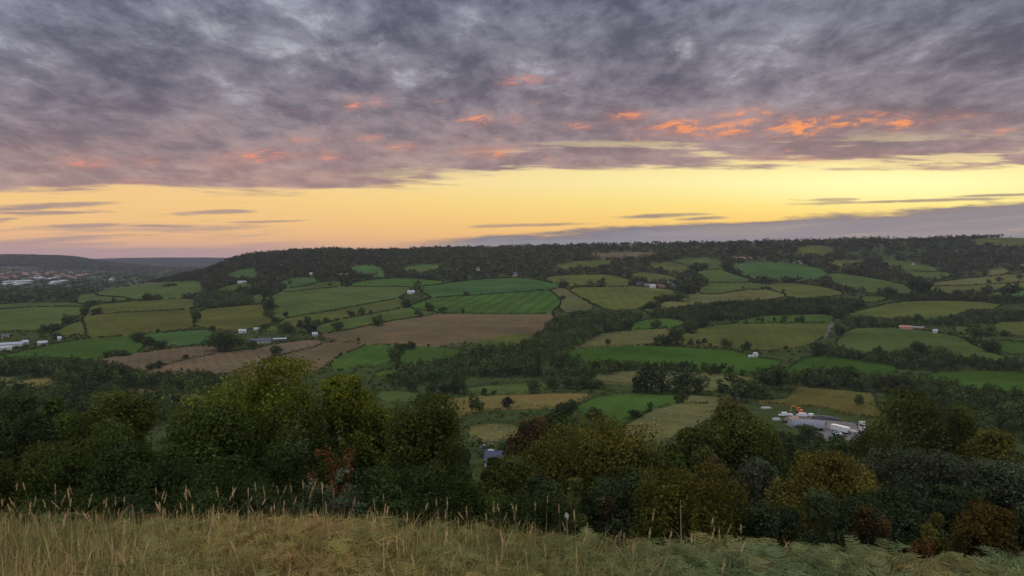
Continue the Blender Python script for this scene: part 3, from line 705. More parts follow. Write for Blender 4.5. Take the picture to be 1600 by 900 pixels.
# ---------------------------------------------------------------- trees and bushes on the slope below us
NL = {
 'oak': leafmat('near_oak', (.052, .066, .016), .3, .05), 'dark': leafmat('near_dark', (.036, .049, .015), .25, .05),
 'olive': leafmat('near_olive', (.064, .068, .017), .3, .05), 'gold': leafmat('near_gold', (.092, .082, .018), .3, .05),
 'brown': leafmat('near_brown', (.060, .052, .022), .3, .05), 'rust': leafmat('near_rust', (.115, .058, .022), .3, .05),
 'willow': leafmat('near_willow', (.070, .078, .043), .3, .05), 'pale': leafmat('near_pale', (.095, .115, .066), .3, .05),
 'lime': leafmat('near_lime', (.095, .105, .030), .3, .05), 'deep': leafmat('near_deep', (.040, .052, .022), .25, .05),
}
def slope_tree(label, px, vt, wpx, D, col, form='round', base=.16, nl=16, name='tree', tip=None, bare=0, cat=None, group=None, dens=1.0, lobe=(.24, .42), leaf=1.0):
    u, s = pix2us(px, vt); x, y = u*D, D
    z0 = H(x, y); h = s*D-z0; w = wpx*D/F
    if h < .5: print('LOW', label, h); h = .5
    size = leaf*max(.030, 2.5*D/F)
    area_px = wpx*h*F/D
    n = int(np.clip(1.0*area_px*dens/leaf**2, 1500, 60000))
    cl = crown_cloud(n, size, w, h, base*h, nl, form, .14, lobe)
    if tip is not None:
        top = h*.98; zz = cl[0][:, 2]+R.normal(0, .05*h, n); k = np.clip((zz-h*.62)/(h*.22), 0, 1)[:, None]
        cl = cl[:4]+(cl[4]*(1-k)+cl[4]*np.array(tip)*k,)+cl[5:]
    o = bpy.data.objects.new(name, None); COL.objects.link(o); o.location = (x, y, z0-.1); o.rotation_euler.z = 0
    link('crown', crown_mesh('crown', NL[col], cl), o)
    tm = trunk_mb(h, max(base*h, .08*h), w, cl[5], 10, None)
    link('trunk', tm.mesh('trunk', BARK, True), o)
    if bare:
        mb = MB()
        for i in range(bare):
            a = R.uniform(math.pi, 2*math.pi); b0 = Vector((R.normal(0, .1*w), -.28*w, h*R.uniform(.28, .5)))
            d = Vector((math.cos(a), -.25, R.uniform(.1, .7))).normalized(); L = w*R.uniform(.15, .3)
            p1 = b0+d*L*.5+Vector((0, 0, R.normal(0, .06)*L)); p2 = b0+d*L
            mb.tube([b0, p1, p2], [.05, .035, .012], 5)
            for q in range(2):
                d2 = (d+Vector((R.normal(0, .5), R.normal(0, .3), R.normal(.2, .4)))).normalized(); mb.tube([p1, p1+d2*L*.4], [.025, .008], 4)
        mb.build('dead_limbs', PALE_BARK, o)
    tag(o, label, cat or ('bush' if name == 'bush' else 'tree'), group or ('trees on the slope below the hilltop' if name == 'tree' else 'bushes below the bracken edge'))
    return o
LIT_TOP = (2.0, 1.75, 1.0); BT = (1.75, 1.25, 1.0)  # yellow tip paints top light into the crown; brown tip is autumn leaf
# the big group towards the town
slope_tree('great spreading dark oak with crown tinted yellow as if lit, highest of the near trees', 415, 572, 235, 62, 'oak', 'dome', .12, 34, tip=LIT_TOP, dens=1.5, lobe=(.2, .34))
slope_tree('broad oak merging with the great oak, its crown tinted yellow-green as if lit', 545, 588, 150, 66, 'oak', 'dome', .14, 24, tip=(2.1, 1.8, 1.0), dens=1.5, lobe=(.22, .36))  # tip tint carries the painted light on the crown top
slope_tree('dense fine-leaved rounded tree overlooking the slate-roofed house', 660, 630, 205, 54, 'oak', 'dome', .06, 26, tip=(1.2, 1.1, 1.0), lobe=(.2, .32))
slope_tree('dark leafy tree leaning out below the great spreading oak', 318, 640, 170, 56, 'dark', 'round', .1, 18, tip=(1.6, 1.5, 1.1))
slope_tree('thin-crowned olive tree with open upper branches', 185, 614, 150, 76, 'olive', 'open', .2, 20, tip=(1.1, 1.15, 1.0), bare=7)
slope_tree('half-dead dark tree showing pale bare limbs', 130, 655, 170, 54, 'oak', 'open', .16, 20, bare=11, dens=.9)
slope_tree('dark shrubby tree with rusty lower leaves at the frame of the meadow', 22, 700, 130, 58, 'olive', 'round', .08, 14)
slope_tree('dark tall tree beside the golden meadows', 14, 622, 100, 165, 'dark', 'round', .1, 14)
slope_tree('broad black-green tree under the golden meadows', 34, 652, 100, 120, 'dark', 'dome', .08, 14)
slope_tree('mid-green tree tucked behind the open-branched olive tree', 110, 622, 80, 130, 'oak', 'round', .1, 12)
slope_tree('shadowy tree filling the gap under the half-dead tree', 235, 700, 170, 47, 'dark', 'round', .06, 18)
slope_tree('deep green tree in the shade beneath the great oak', 380, 705, 190, 46, 'dark', 'round', .06, 18)
slope_tree('red-leaved cherry tree glowing among dark branches', 520, 704, 80, 43, 'rust', 'round', .1, 60, dens=.22, lobe=(.10, .22))
slope_tree('pale-leaved whitebeam sapling under the red-leaved cherry', 530, 738, 110, 39, 'pale', 'round', .1, 60, dens=.22, lobe=(.10, .22))
slope_tree('dark thicket tree under the fine-leaved rounded tree', 640, 735, 210, 40, 'dark', 'dome', .04, 20)
slope_tree('yellow-speckled young tree in front of the slate roof', 772, 719, 120, 50, 'olive', 'open', .08, 14)
slope_tree('leafy dark shrub tree below the slate roof', 735, 762, 130, 41, 'oak', 'round', .05, 14)
slope_tree('low dark bush at the bracken edge under the half-dead tree', 90, 772, 190, 31, 'dark', 'dome', .02, 14, name='bush')
slope_tree('low dark bush at the bracken edge beneath the great oak', 330, 764, 220, 32, 'dark', 'dome', .02, 16, name='bush')
slope_tree('low olive bush where the tall grass is thickest', 215, 778, 120, 29, 'deep', 'dome', .02, 12, name='bush')
slope_tree('glossy dark bush beneath the whitebeam sapling', 455, 772, 140, 32, 'deep', 'dome', .02, 12, name='bush')
slope_tree('dense dark bush below the thicket tree', 610, 778, 150, 31, 'dark', 'dome', .02, 12, name='bush')
slope_tree('bushy green hawthorn standing right against the slate-roofed house', 786, 723, 84, 62, 'oak', 'dome', .05, 14)
# the middle
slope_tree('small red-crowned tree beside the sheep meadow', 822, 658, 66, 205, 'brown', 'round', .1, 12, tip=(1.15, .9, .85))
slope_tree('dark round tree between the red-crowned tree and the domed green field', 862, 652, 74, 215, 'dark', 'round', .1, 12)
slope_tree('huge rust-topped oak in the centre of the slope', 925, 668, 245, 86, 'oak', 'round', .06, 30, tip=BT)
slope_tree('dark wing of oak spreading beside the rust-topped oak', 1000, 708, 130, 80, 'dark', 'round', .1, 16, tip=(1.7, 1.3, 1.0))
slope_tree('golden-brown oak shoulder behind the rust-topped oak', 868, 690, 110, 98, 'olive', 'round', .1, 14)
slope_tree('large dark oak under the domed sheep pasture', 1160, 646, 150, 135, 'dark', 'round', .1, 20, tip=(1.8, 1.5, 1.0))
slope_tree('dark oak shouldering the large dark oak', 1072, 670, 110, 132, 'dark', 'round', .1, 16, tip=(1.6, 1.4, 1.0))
slope_tree('slim light-green birch against the large dark oak', 1119, 684, 34, 95, 'lime', 'cone', .06, 12)
slope_tree('short light-green birch beside the slim birch', 1088, 696, 32, 96, 'lime', 'cone', .06, 10)
slope_tree('narrow yellow-green birch standing at the bracken edge', 898, 748, 46, 40, 'lime', 'cone', .05, 14)
slope_tree('dark hawthorn in the shade of the rust-topped oak', 960, 742, 130, 52, 'deep', 'round', .06, 16)
slope_tree('reddish-brown hawthorn beside the slate roof', 828, 735, 84, 58, 'brown', 'round', .08, 12)
slope_tree('dusky green tree below the reddish-brown hawthorn', 848, 752, 110, 46, 'deep', 'round', .05, 14)
slope_tree('brown twiggy bush beside the golden-green round bush', 952, 778, 66, 36, 'brown', 'dome', .03, 10, name='bush')
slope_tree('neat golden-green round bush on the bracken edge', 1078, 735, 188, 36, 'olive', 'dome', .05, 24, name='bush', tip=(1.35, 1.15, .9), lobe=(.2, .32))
slope_tree('black-green bush in the hollow beside the birch', 830, 782, 150, 33, 'dark', 'dome', .02, 14, name='bush')
# towards the yard and beyond
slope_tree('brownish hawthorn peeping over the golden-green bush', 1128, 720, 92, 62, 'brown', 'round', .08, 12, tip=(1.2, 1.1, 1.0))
slope_tree('greyish hawthorn between two golden crowns', 1196, 730, 110, 56, 'willow', 'round', .06, 14)
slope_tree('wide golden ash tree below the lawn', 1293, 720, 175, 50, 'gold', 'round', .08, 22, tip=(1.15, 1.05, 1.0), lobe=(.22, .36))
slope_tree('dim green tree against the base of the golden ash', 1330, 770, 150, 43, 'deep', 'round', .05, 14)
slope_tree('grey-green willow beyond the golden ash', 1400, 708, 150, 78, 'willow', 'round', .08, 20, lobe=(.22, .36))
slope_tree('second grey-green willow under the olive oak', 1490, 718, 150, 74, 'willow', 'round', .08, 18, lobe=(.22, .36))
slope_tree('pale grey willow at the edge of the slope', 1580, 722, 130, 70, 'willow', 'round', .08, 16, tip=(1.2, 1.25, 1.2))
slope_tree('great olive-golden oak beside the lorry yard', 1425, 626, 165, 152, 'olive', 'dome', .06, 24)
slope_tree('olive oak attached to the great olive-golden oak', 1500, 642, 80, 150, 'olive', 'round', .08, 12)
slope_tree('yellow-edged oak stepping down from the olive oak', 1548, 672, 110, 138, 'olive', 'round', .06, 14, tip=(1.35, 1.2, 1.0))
slope_tree('dark round tree below the lorry yard', 1232, 690, 80, 235, 'dark', 'round', .08, 12)
slope_tree('dark tree by the lawn below the yard', 1330, 690, 100, 185, 'dark', 'round', .08, 14)
slope_tree('dark willow thicket in the hollow', 1412, 770, 130, 48, 'deep', 'round', .04, 16)
slope_tree('shadowy green tree behind the orange bush', 1500, 768, 140, 52, 'deep', 'round', .04, 14)
slope_tree('dark green tree at the outer edge of the slope', 1592, 790, 100, 46, 'deep', 'round', .04, 14)
slope_tree('orange-brown autumn bush beyond the young fern fronds', 1540, 792, 92, 37, 'brown', 'dome', .03, 14, name='bush', tip=(1.6, 1.2, .7))
slope_tree('yellow sapling beside the orange-brown bush', 1456, 800, 52, 33, 'gold', 'round', .06, 10, name='bush')
slope_tree('small orange shrub touching the bracken', 1440, 838, 54, 22, 'rust', 'open', .03, 8, name='bush', dens=.5)
slope_tree('russet bush at the foot of the golden ash', 1365, 795, 66, 38, 'brown', 'dome', .03, 10, name='bush', tip=(1.2, .9, .8))
slope_tree('dull green bush below the greyish hawthorn', 1200, 790, 110, 36, 'deep', 'dome', .02, 12, name='bush')

fr = random.Random(5)
for D, step in ((335, 62), (285, 66), (240, 66), (200, 72), (165, 80), (125, 96), (95, 120)):
    px = -40+fr.uniform(0, step)
    while px < 1650:
        hm = fr.uniform(7.5, 11) if D > 150 else fr.uniform(6, 8.5); u = (px-800)/F; top = us2pix(u, (H(u*D, D)+hm)/D)[1]
        skip = (D > 270 and 725 < px < 830) or (top < 733 and 1205 < px < 1315) or (D > 300 and 950 < px < 1060) or (D > 300 and 1190 < px < 1370)
        if not skip:
            col = fr.choice(['dark', 'dark', 'oak', 'deep', 'olive']); fl = near_fields(px, 690)[0][0]
            slope_tree({'dark': 'dark', 'oak': 'green', 'deep': 'blue-green', 'olive': 'olive'}[col]+' rounded tree low on the slope below the '+fl, px, top, hm*fr.uniform(.95, 1.25)*F/D, D, col, fr.choice(['round', 'dome']), .08, 12, group='trees low on the slope')
        px += step*fr.uniform(.7, 1.3)
# ---------------------------------------------------------------- buildings
WHITE = plain('white_render', (.46, .45, .43), .8); CREAM = plain('cream_render', (.38, .33, .28), .8); SLATE = plain('slate', (.075, .078, .095), .6)
PALE_ROOF = plain('pale_sheet_roof', (.33, .35, .38), .45); BRICK = plain('brick', (.30, .17, .12), .85); TILE = plain('clay_tile', (.26, .14, .10), .8)
RUSTY = plain('rusty_sheet', (.34, .15, .11), .7); DARKWALL = plain('dark_boarding', (.07, .06, .055), .8); GLASS = plain('window_glass', (.04, .045, .055), .15)
BLUESLATE = plain('blue_slate', (.048, .056, .088), .5); ORANGE = plain('orange_paint', (.75, .16, .04), .45); POT = plain('terracotta', (.55, .20, .10), .8)
RUBBER = plain('rubber', (.02, .02, .02), .8); METAL = plain('grey_metal', (.2, .2, .215), .45); VAN = plain('white_paint', (.62, .62, .62), .35)
TARP = plain('black_tarpaulin', (.035, .036, .04), .5); LILAC = plain('grey_sheeting', (.15, .155, .185), .5); TANK = plain('blue_grey_metal', (.26, .31, .38), .4)
def size_at(px, v, wpx):
    x, y, z = ground_at(px, v); return wpx*y/F
def house(label, px, v, wpx, hw=3.2, depth=6.5, rise=2.6, rz=0, wall=WHITE, roof=SLATE, chim=0, win=3, name='house', cat='house', group=None, gable_front=False, door=True):
    x, y, z = ground_at(px, v); L = wpx*y/F; hw *= .85
    o = bpy.data.objects.new(name, None); COL.objects.link(o); o.location = (x, y, z); o.rotation_euler.z = math.radians(rz)-math.atan2(x, y)
    hl, hd = L/2, depth/2
    m = MB(); m.box(-hl, hl, -hd, hd, -1.2, hw)
    for sx in (-1, 1):   # gable triangles
        xs = sx*hl; m.add([(xs, -hd, hw), (xs, hd, hw), (xs, 0, hw+rise), (xs-sx*.25, -hd, hw), (xs-sx*.25, hd, hw), (xs-sx*.25, 0, hw+rise)], [(0,1,2),(5,4,3),(0,2,5,3),(1,4,5,2)])
    m.build('wall', wall, o)
    r = MB(); ov = .35; t = .18
    for sy in (-1, 1):
        y0 = sy*(hd+ov); z0 = hw-rise*ov/hd
        r.add([(-hl-ov, y0, z0+.06), (hl+ov, y0, z0+.06), (hl+ov, 0, hw+rise+.06), (-hl-ov, 0, hw+rise+.06), (-hl-ov, y0, z0+t+.06), (hl+ov, y0, z0+t+.06), (hl+ov, 0, hw+rise+t+.06), (-hl-ov, 0, hw+rise+t+.06)],
              [(0,1,2,3),(4,7,6,5),(0,4,5,1),(1,5,6,2),(2,6,7,3),(3,7,4,0)])
    rf = r.build('roof', roof, o)
    for c in range(chim):
        cx = (-hl+.9) if c == 0 else (hl-.9 if c == 1 else 0)
        MB().box(cx-.45, cx+.45, -.4, .4, hw+rise-.6, hw+rise+1.1).build('chimney', BRICK, rf)
    for w_ in range(win):
        wx = -hl+L*(w_+.5)/win; z0 = hw*.42
        MB().box(wx-.5, wx+.5, -hd-.05, -hd+.02, z0, z0+1.15).build('window', GLASS, o)
    if door and win: MB().box(-hl+L*.5-.95+L*.5/win*1.0, -hl+L*.5+L*.5/win*1.0-.05, -hd-.05, -hd+.02, 0, 2).build('door', DARKWALL, o)
    tag(o, label, cat, group); return o
# town-side buildings
def shed(label, px, v, wpx, hw=3.5, depth=14, rise=1.2, rz=0, wall=METAL, roof=PALE_ROOF, name='shed', group=None, cat='shed', **k):
    return house(label, px, v, wpx, hw, depth, rise, rz, wall, roof, 0, 0, name, cat, group)
shed('long pale-roofed glasshouse beside the wide town-side pasture', 16, 541, 30, 3, 10, 1.5, 6, WHITE, PALE_ROOF, 'glasshouse', cat='glasshouse')
shed('shorter pale-roofed glasshouse below the long one', 6, 547, 20, 3, 8, 1.4, 6, WHITE, PALE_ROOF, 'glasshouse', cat='glasshouse')
house('white cottage among trees beside the long glasshouse', 39, 538, 8, 3, 6, 2, 20, WHITE, PALE_ROOF, 0, 2)
house('white-fronted bungalow between dark trees under the triangular paddock', 67, 539, 13, 2.8, 6, 2, -8, WHITE, PALE_ROOF, 0, 3)
house('tiny pale cottage above the long glasshouse', 8, 528, 10, 3, 6, 2, 0, CREAM, SLATE, 0, 2)
house('pale cottage at the tip of the curving green field', 93, 532, 5, 3, 5, 2, 0, WHITE, PALE_ROOF, 0, 1)
# farm under the yellow pasture
house('long low farmhouse with slate roof and cream walls', 404, 536, 36, 3, 7, 2.8, 4, CREAM, SLATE, 2, 6)
house('red-roofed cream extension at the end of the farmhouse', 384, 538, 13, 2.6, 6, 2.2, 8, CREAM, TILE, 0, 2)
shed('dark open barn with bright flat roof beside the farmhouse', 437, 534, 20, 4.2, 10, .7, 4, DARKWALL, PALE_ROOF, 'barn', cat='barn')
house('bright white-roofed cottage behind the farmhouse', 379, 520, 11, 3, 6, 2, -10, WHITE, PALE_ROOF, 0, 2)
house('small white-roofed outbuilding behind the farmhouse trees', 400, 516, 7, 2.5, 5, 1.2, 0, WHITE, PALE_ROOF, 0, 1)
house('little cream cottage at the corner of the great stubble field', 492, 525, 8, 2.8, 5, 2, 0, CREAM, PALE_ROOF, 0, 2)
# cottages on the slope
house('white-roofed cottage in a clump above the striped field', 642, 459, 11, 4, 8, 3, 10, WHITE, PALE_ROOF, 0, 2)
house('white gabled house alone in the dark ridge woods', 747, 424, 5, 7, 8, 5, 0, WHITE, SLATE, 0, 1)
house('long white farm by the round field under the woods', 541, 432, 18, 5, 9, 2, 0, WHITE, PALE_ROOF, 0, 3)
house('small white cottage over the white-shed field', 486, 432, 4, 6, 8, 4, 0, WHITE, PALE_ROOF, 0, 1)
shed('long white shed at the foot of the headland', 380, 442, 17, 4, 16, 1.5, 0, WHITE, PALE_ROOF)
house('pale house at the edge of the wood by the smooth field', 804, 432, 8, 7, 9, 4, 0, CREAM, SLATE, 0, 2)
house('grey cottage beside the high olive field', 868, 427, 5, 5, 8, 4, 0, CREAM, SLATE, 0, 1)
for i, (px, v, w, wl, rf, lb) in enumerate(((1000, 447, 9, CREAM, SLATE, 'outermost grey-roofed house of the hamlet'), (1011, 448, 8, CREAM, SLATE, 'grey-roofed house second along the hamlet'), (1020, 450, 9, WHITE, PALE_ROOF, 'white-roofed house low in the hamlet'),
        (1029, 449, 7, CREAM, TILE, 'clay-roofed house in the middle of the hamlet'), (1036, 450, 6, BRICK, TILE, 'brick house beside the white end house of the hamlet'), (1046, 446, 9, WHITE, PALE_ROOF, 'large white end house of the hamlet beneath the copse'), (1052, 449, 6, WHITE, SLATE, 'slate-roofed white house at the copse end of the hamlet'))):
    house(lb, px, v, w, 5, 8, 3, -15+i*7, wl, rf, 0, 2)
house('white gabled cottage above the green field on the ridge flank', 1250, 412, 9, 6, 9, 4, 65, WHITE, SLATE, 0, 1)
house('cream house beside the white gabled ridge cottage', 1239, 411, 7, 5, 8, 3, 0, CREAM, SLATE, 0, 1)
for i, px in enumerate((1141, 1150, 1160, 1172, 1184)):
    house('pale house in the row below the skyline, ' + ORD[i] + ' from the town side', px, 405.5, 9, 5.5, 9, 3, 0, CREAM, TILE, 0, 2, group='row of ridge houses')
shed('long white barn on the skyline among ridge trees', 1020, 383.5, 17, 7, 12, 2, 0, WHITE, PALE_ROOF, 'barn', cat='barn')
shed('short white barn on the skyline beyond the long one', 1181, 379.5, 12, 7, 12, 2, 0, WHITE, PALE_ROOF, 'barn', cat='barn')
shed('pink-walled barn with rusty roof beside the drab pasture', 1415, 514, 18, 3.2, 9, 2, 0, plain('pink_wall', (.36, .19, .155), .8), RUSTY, 'barn', cat='barn')
shed('lower grey-roofed red barn next to the pink-walled barn', 1434, 514, 17, 2.8, 8, 1.0, 0, RUSTY, METAL, 'barn', cat='barn')
house('small pale cottage in dark trees beyond the red barns', 1461, 520, 6, 3, 5, 2, 20, WHITE, PALE_ROOF, 0, 1)
house('white cottage in the trees by the high hollow field', 1501, 430, 6, 5, 7, 3, 0, WHITE, PALE_ROOF, 0, 1)
house('pale cottage high in the ridge woods', 1427, 414, 5, 6, 7, 3, 0, CREAM, SLATE, 0, 1)
house('cream cottage high in the woods beyond the lens pastures', 1596, 417, 6, 6, 7, 3, 0, CREAM, SLATE, 0, 1)
# round white tank end beside the long vivid field
def white_dome():
    x, y, z = ground_at(1180, 558); r = 4.6*y/F
    o = bpy.data.objects.new('round_hut', None); COL.objects.link(o); o.location = (x, y, z); o.rotation_euler.z = math.radians(-20)
    prof = [(-r, -.5), (-r, r*.7)]+[(r*math.cos(a), r*.7+r*.9*math.sin(a)) for a in np.linspace(math.pi, 0, 11)[1:-1]]+[(r, r*.7), (r, -.5)]
    MB().prism(prof, -r, r*1.3).build('shell', WHITE, o); MB().box(-.7, .7, -r-.06, -r+.02, -.2, 2.0).build('door', METAL, o)
    tag(o, 'white round-topped hut in shrubs beside the long vivid field', 'hut')
white_dome()
house('low white outbuilding beside the round-topped hut', 1172, 559, 4, 2, 4, 1, 0, WHITE, PALE_ROOF, 0, 1)
# slate-roofed house close below
def slate_house():
    x, y, z = ground_at(784, 721)
    o = house('slate-roofed house with orange chimney pots half hidden by trees', 784, 728, 52, 4.0, 8.0, 3.4, -4, WHITE, BLUESLATE, 0, 5)
    rf = [c for c in o.children if c.name.startswith('roof')][0]
    L = 52*y/F
    for cx in (L*.20, L*.36):
        c = MB().box(cx-.5, cx+.5, -.4, .4, 6.6, 8.4).build('chimney', BRICK, rf)
        for dx in (-.22, .22): MB().tube([(cx+dx, 0, 8.35), (cx+dx, 0, 9.2)], [.17, .13], 8).build('chimney_pot', POT, rf)
    m = MB(); m.box(L*.34, L*.34+2.2, -5.2, -2.6, 3.6, 5.0); m.add([(L*.34-.1, -5.25, 5.0), (L*.34+2.3, -5.25, 5.0), (L*.34+1.1, -5.25, 6.3), (L*.34-.1, -1.6, 5.0), (L*.34+2.3, -1.6, 5.0), (L*.34+1.1, -1.6, 6.3)], [(0,1,2),(3,5,4),(0,2,5,3),(1,4,5,2)])
    m.build('dormer', WHITE, o)
slate_house()
shed('narrow white-roofed shed behind the slate-roofed house', 752, 704, 9, 2.4, 3, .8, 15, METAL, PALE_ROOF)
shed('small white-roofed lean-to beside the slate-roofed house', 766, 710, 7, 2.2, 3, .6, 15, METAL, PALE_ROOF)

# ---------------------------------------------------------------- the lorry yard
def at(name, px, v, rz=0, label=None, cat=None, group=None):
    x, y, z = ground_at(px, v); o = bpy.data.objects.new(name, None); COL.objects.link(o)
    o.location = (x, y, z); o.rotation_euler.z = math.radians(rz)-math.atan2(x, y); tag(o, label, cat, group); return o, y/F
o, k = at('barn', 1264, 669, -6, 'grey round-roofed barn in the middle of the lorry yard', 'barn')
hl = 24*k; rr = 5.8
arc = [(rr*math.cos(a), 1.7+2.9*math.sin(a)) for a in np.linspace(0, math.pi, 15)]
def along(prof, x0, x1):
    n = len(prof); return ([(x0, y, z) for y, z in prof]+[(x1, y, z) for y, z in prof], n)
vs, n = along(arc+[(y*.965, z-.2) for y, z in arc[::-1]], -hl, hl)
mb = MB().add(vs, [tuple(range(n))[::-1], tuple(range(n, 2*n))]+[(i, (i+1) % n, (i+1) % n+n, i+n) for i in range(n)]); mb.build('roof', LILAC, o)
vs, n = along([(y*.95, z-.22) for y, z in arc]+[(-rr*.95, -.8), (rr*.95, -.8)], hl-.7, hl-.35)
MB().add(vs, [tuple(range(n))[::-1], tuple(range(n, 2*n))]+[(i, (i+1) % n, (i+1) % n+n, i+n) for i in range(n)]).build('end_wall', METAL, o)
for i in range(7):
    xx = -hl+.5+i*(2*hl-1)/6; MB().box(xx-.12, xx+.12, -rr+.05, -rr+.3, -.8, 1.8).build('post', METAL, o)
MB().box(-hl+1, hl-1, rr-.5, rr-.3, -.8, 1.7).build('back_wall', DARKWALL, o)
o, k = at('lorry_trailer', 1313, 676, -38, 'long white box trailer parked beside the round-roofed barn', 'trailer')
hl = 5.6
MB().box(-hl, hl, -1.25, 1.25, 1.15, 3.95).build('box_body', VAN, o); MB().box(hl-.02, hl+.07, -1.15, 1.15, 1.3, 3.85).build('rear_door', plain('door_grey', (.55, .55, .57), .5), o)
MB().box(-hl+.3, hl-.2, -.5, .5, .8, 1.14).build('chassis', RUBBER, o)
for wx in (hl-1.2, hl-2.5):
    for sy in (-1, 1): MB().tube([(wx, sy*.85, .5), (wx, sy*1.2, .5)], [.5, .5], 14).build('wheel', RUBBER, o)
MB().box(-hl+1.5, -hl+1.7, -.6, -.45, 0, .82).build('landing_leg', METAL, o)
o, k = at('silo', 1308, 684, 0, 'squat blue-grey silo with conical lid in front of the white trailer', 'silo')
MB().tube([(0,0,-.5),(0,0,2.6)], [2.3,2.3], 24).build('drum', TANK, o); MB().tube([(0,0,2.6),(0,0,3.7),(0,0,4.0)], [2.5,.5,.25], 24).build('lid', plain('pale_lid', (.42,.47,.55), .4), o)
o, k = at('excavator', 1250, 645, 10, 'orange excavator parked above the lorry yard', 'excavator')
MB().box(-1.5,1.6,-1.2,1.2,1.05,2.1).build('engine_housing', ORANGE, o)
cb = MB().box(-1.5,-.1,-1.15,.1,2.1,3.4).build('cab', ORANGE, o); MB().box(-1.35,-.25,-1.18,-1.13,2.35,3.2).build('window', GLASS, cb)
MB().tube([(-1.2,.5,1.8),(-3.3,.5,4.4),(-5.0,.5,3.9)], [.34,.32,.28], 8).build('boom', ORANGE, o); MB().tube([(-5.0,.5,4.1),(-5.6,.5,1.5)], [.26,.2], 8).build('dipper_arm', ORANGE, o)
MB().prism([(-6.2,.5),(-5.4,.4),(-5.2,1.4),(-5.9,1.5)], .1, .9).build('bucket', METAL, o)
for sy in (-1, 1): MB().prism([(-1.7,.25),(-1.4,0),(1.4,0),(1.7,.25),(1.7,.75),(1.4,1.0),(-1.4,1.0),(-1.7,.75)], sy*1.0-.3, sy*1.0+.3).build('track', RUBBER, o)
def van(px, v, rz, label, L=5.0, h=2.3):
    o, k = at('van', px, v, rz, label, 'van', 'vehicles in the yard')
    MB().prism([(-L/2,.4),(L/2,.4),(L/2,h),(-L/2+1.6,h),(-L/2+.7,1.25),(-L/2,1.1)], -.95, .95).build('body', VAN, o)
    for wx in (-L/2+.9, L/2-1.0):
        for sy in (-1, 1): MB().tube([(wx, sy*.72,.34),(wx, sy*.99,.34)], [.34,.34], 12).build('wheel', RUBBER, o)
    MB().add([(-L/2+.72,-.85,1.33),(-L/2+.72,.85,1.33),(-L/2+1.52,.85,h-.1),(-L/2+1.52,-.85,h-.1)], [(0,1,2,3)]).build('windscreen', GLASS, o).location = (-.06, 0, .03)
van(1223, 650, 25, 'white van standing apart on the upper side of the yard', 5, 2.4)
van(1252, 651, -20, 'white van behind the crown of the round-roofed barn', 6, 2.5)
van(1265, 651, 15, 'small white van beside the yard mast', 4.2, 2.0)
van(1233, 650, -10, 'low pale van between the other two upper vans', 4, 1.6)
for i, (px, v, L, w, h, lb) in enumerate(((1347, 668, 3.2, 2.4, 3.4, 'tall white cabin at the oak end of the yard'), (1342, 676, 2.6, 2.2, 2.8, 'white cabin in front of the tall cabin'))):
    o, k = at('cabin', px, v, 12, lb, 'cabin')
    MB().box(-L/2,L/2,-w/2,w/2,-.3,h).build('wall', VAN, o); MB().box(-L/2-.1,L/2+.1,-w/2-.1,w/2+.1,h+.01,h+.15).build('roof', METAL, o); MB().box(-.5,.4,-w/2-.04,-w/2+.02,.9,1.9).build('window', GLASS, o)
o, k = at('water_tank', 1334, 680, 0, 'dull round water tank beside the white cabins', 'tank')
MB().tube([(0,0,-.3),(0,0,2.4)], [2.6,2.6], 20).build('drum', plain('galvanised', (.28,.28,.29), .5), o); MB().tube([(0,0,2.41),(0,0,2.6)], [2.7,2.6], 20).build('rim', METAL, o)
o, k = at('mast', 1279, 656, 0, 'slender grey mast rising behind the round-roofed barn', 'mast'); MB().tube([(0,0,-.5),(0,0,7.0)], [.16,.1], 8).build('pole', METAL, o); MB().box(-.5,.5,-.08,.08,6.4,6.55).build('crossarm', METAL, o)
def heap(px, v, L, w, h, rz, mat, label, name='silage_heap', cat='heap'):
    x, y, z = ground_at(px, v); V = []; n, mm = 22, 10
    for i in range(mm):
        t = i/(mm-1); r = math.cos(t*math.pi/2)**.7
        for j in range(n):
            a = 2*math.pi*j/n; q = 1+.12*math.sin(3*a+i)+.08*math.sin(7*a)
            V.append((L/2*r*q*math.cos(a), w/2*r*q*math.sin(a), -.4+(h+.4)*math.sin(t*math.pi/2)))
    Q = [(i*n+j, i*n+(j+1) % n, (i+1)*n+(j+1) % n, (i+1)*n+j) for i in range(mm-1) for j in range(n)]
    tag(link(name, mesh_np(name, V, Q, [mat], smooth=True), loc=(x, y, z), rotz=math.radians(rz)), label, cat)
heap(1289, 655, 17, 6, 2.2, -28, TARP, 'long black tarpaulin-covered heap behind the white trailer')
heap(1213, 656, 6, 4, 1.4, 0, plain('rubble_grey', (.3,.28,.27), .9), 'low grey rubble heap at the open end of the yard', 'rubble_heap')
heap(1197, 638, 8, 4, 1.2, 0, plain('rubble_grey', (.3,.28,.27), .9), 'pale rubble heap in the grass above the yard', 'rubble_heap')
for i, (px, v, lb) in enumerate(((1236, 655, 'peach-coloured skip at the upper end of the yard'), (1243, 654, 'peach-coloured skip beside the barn crown'), (1226, 661, 'dark skip at the open end of the yard'), (1340, 684, 'pale skip at the gate of the yard'), (1271, 652, 'white crate stack beside the yard mast'))):
    o, k = at('skip', px, v, R.uniform(-30, 30), lb, 'skip', 'skips in the yard'); m_ = [plain('peach_paint', (.5, .36, .29), .6), METAL, TARP, VAN][[0, 0, 2, 1, 3][i]]
    pr = [(-1.3, 0), (1.3, 0), (1.9, 1.5), (1.75, 1.5), (1.2, .15), (-1.2, .15), (-1.75, 1.5), (-1.9, 1.5)]; MB().prism(pr, -.9, .9).build('bin', m_, o)
    for sy in (-1, 1): MB().prism([(-1.3, .02), (1.3, .02), (1.85, 1.45), (-1.85, 1.45)], sy*.93-.04, sy*.93+.04).build('side', m_, o)
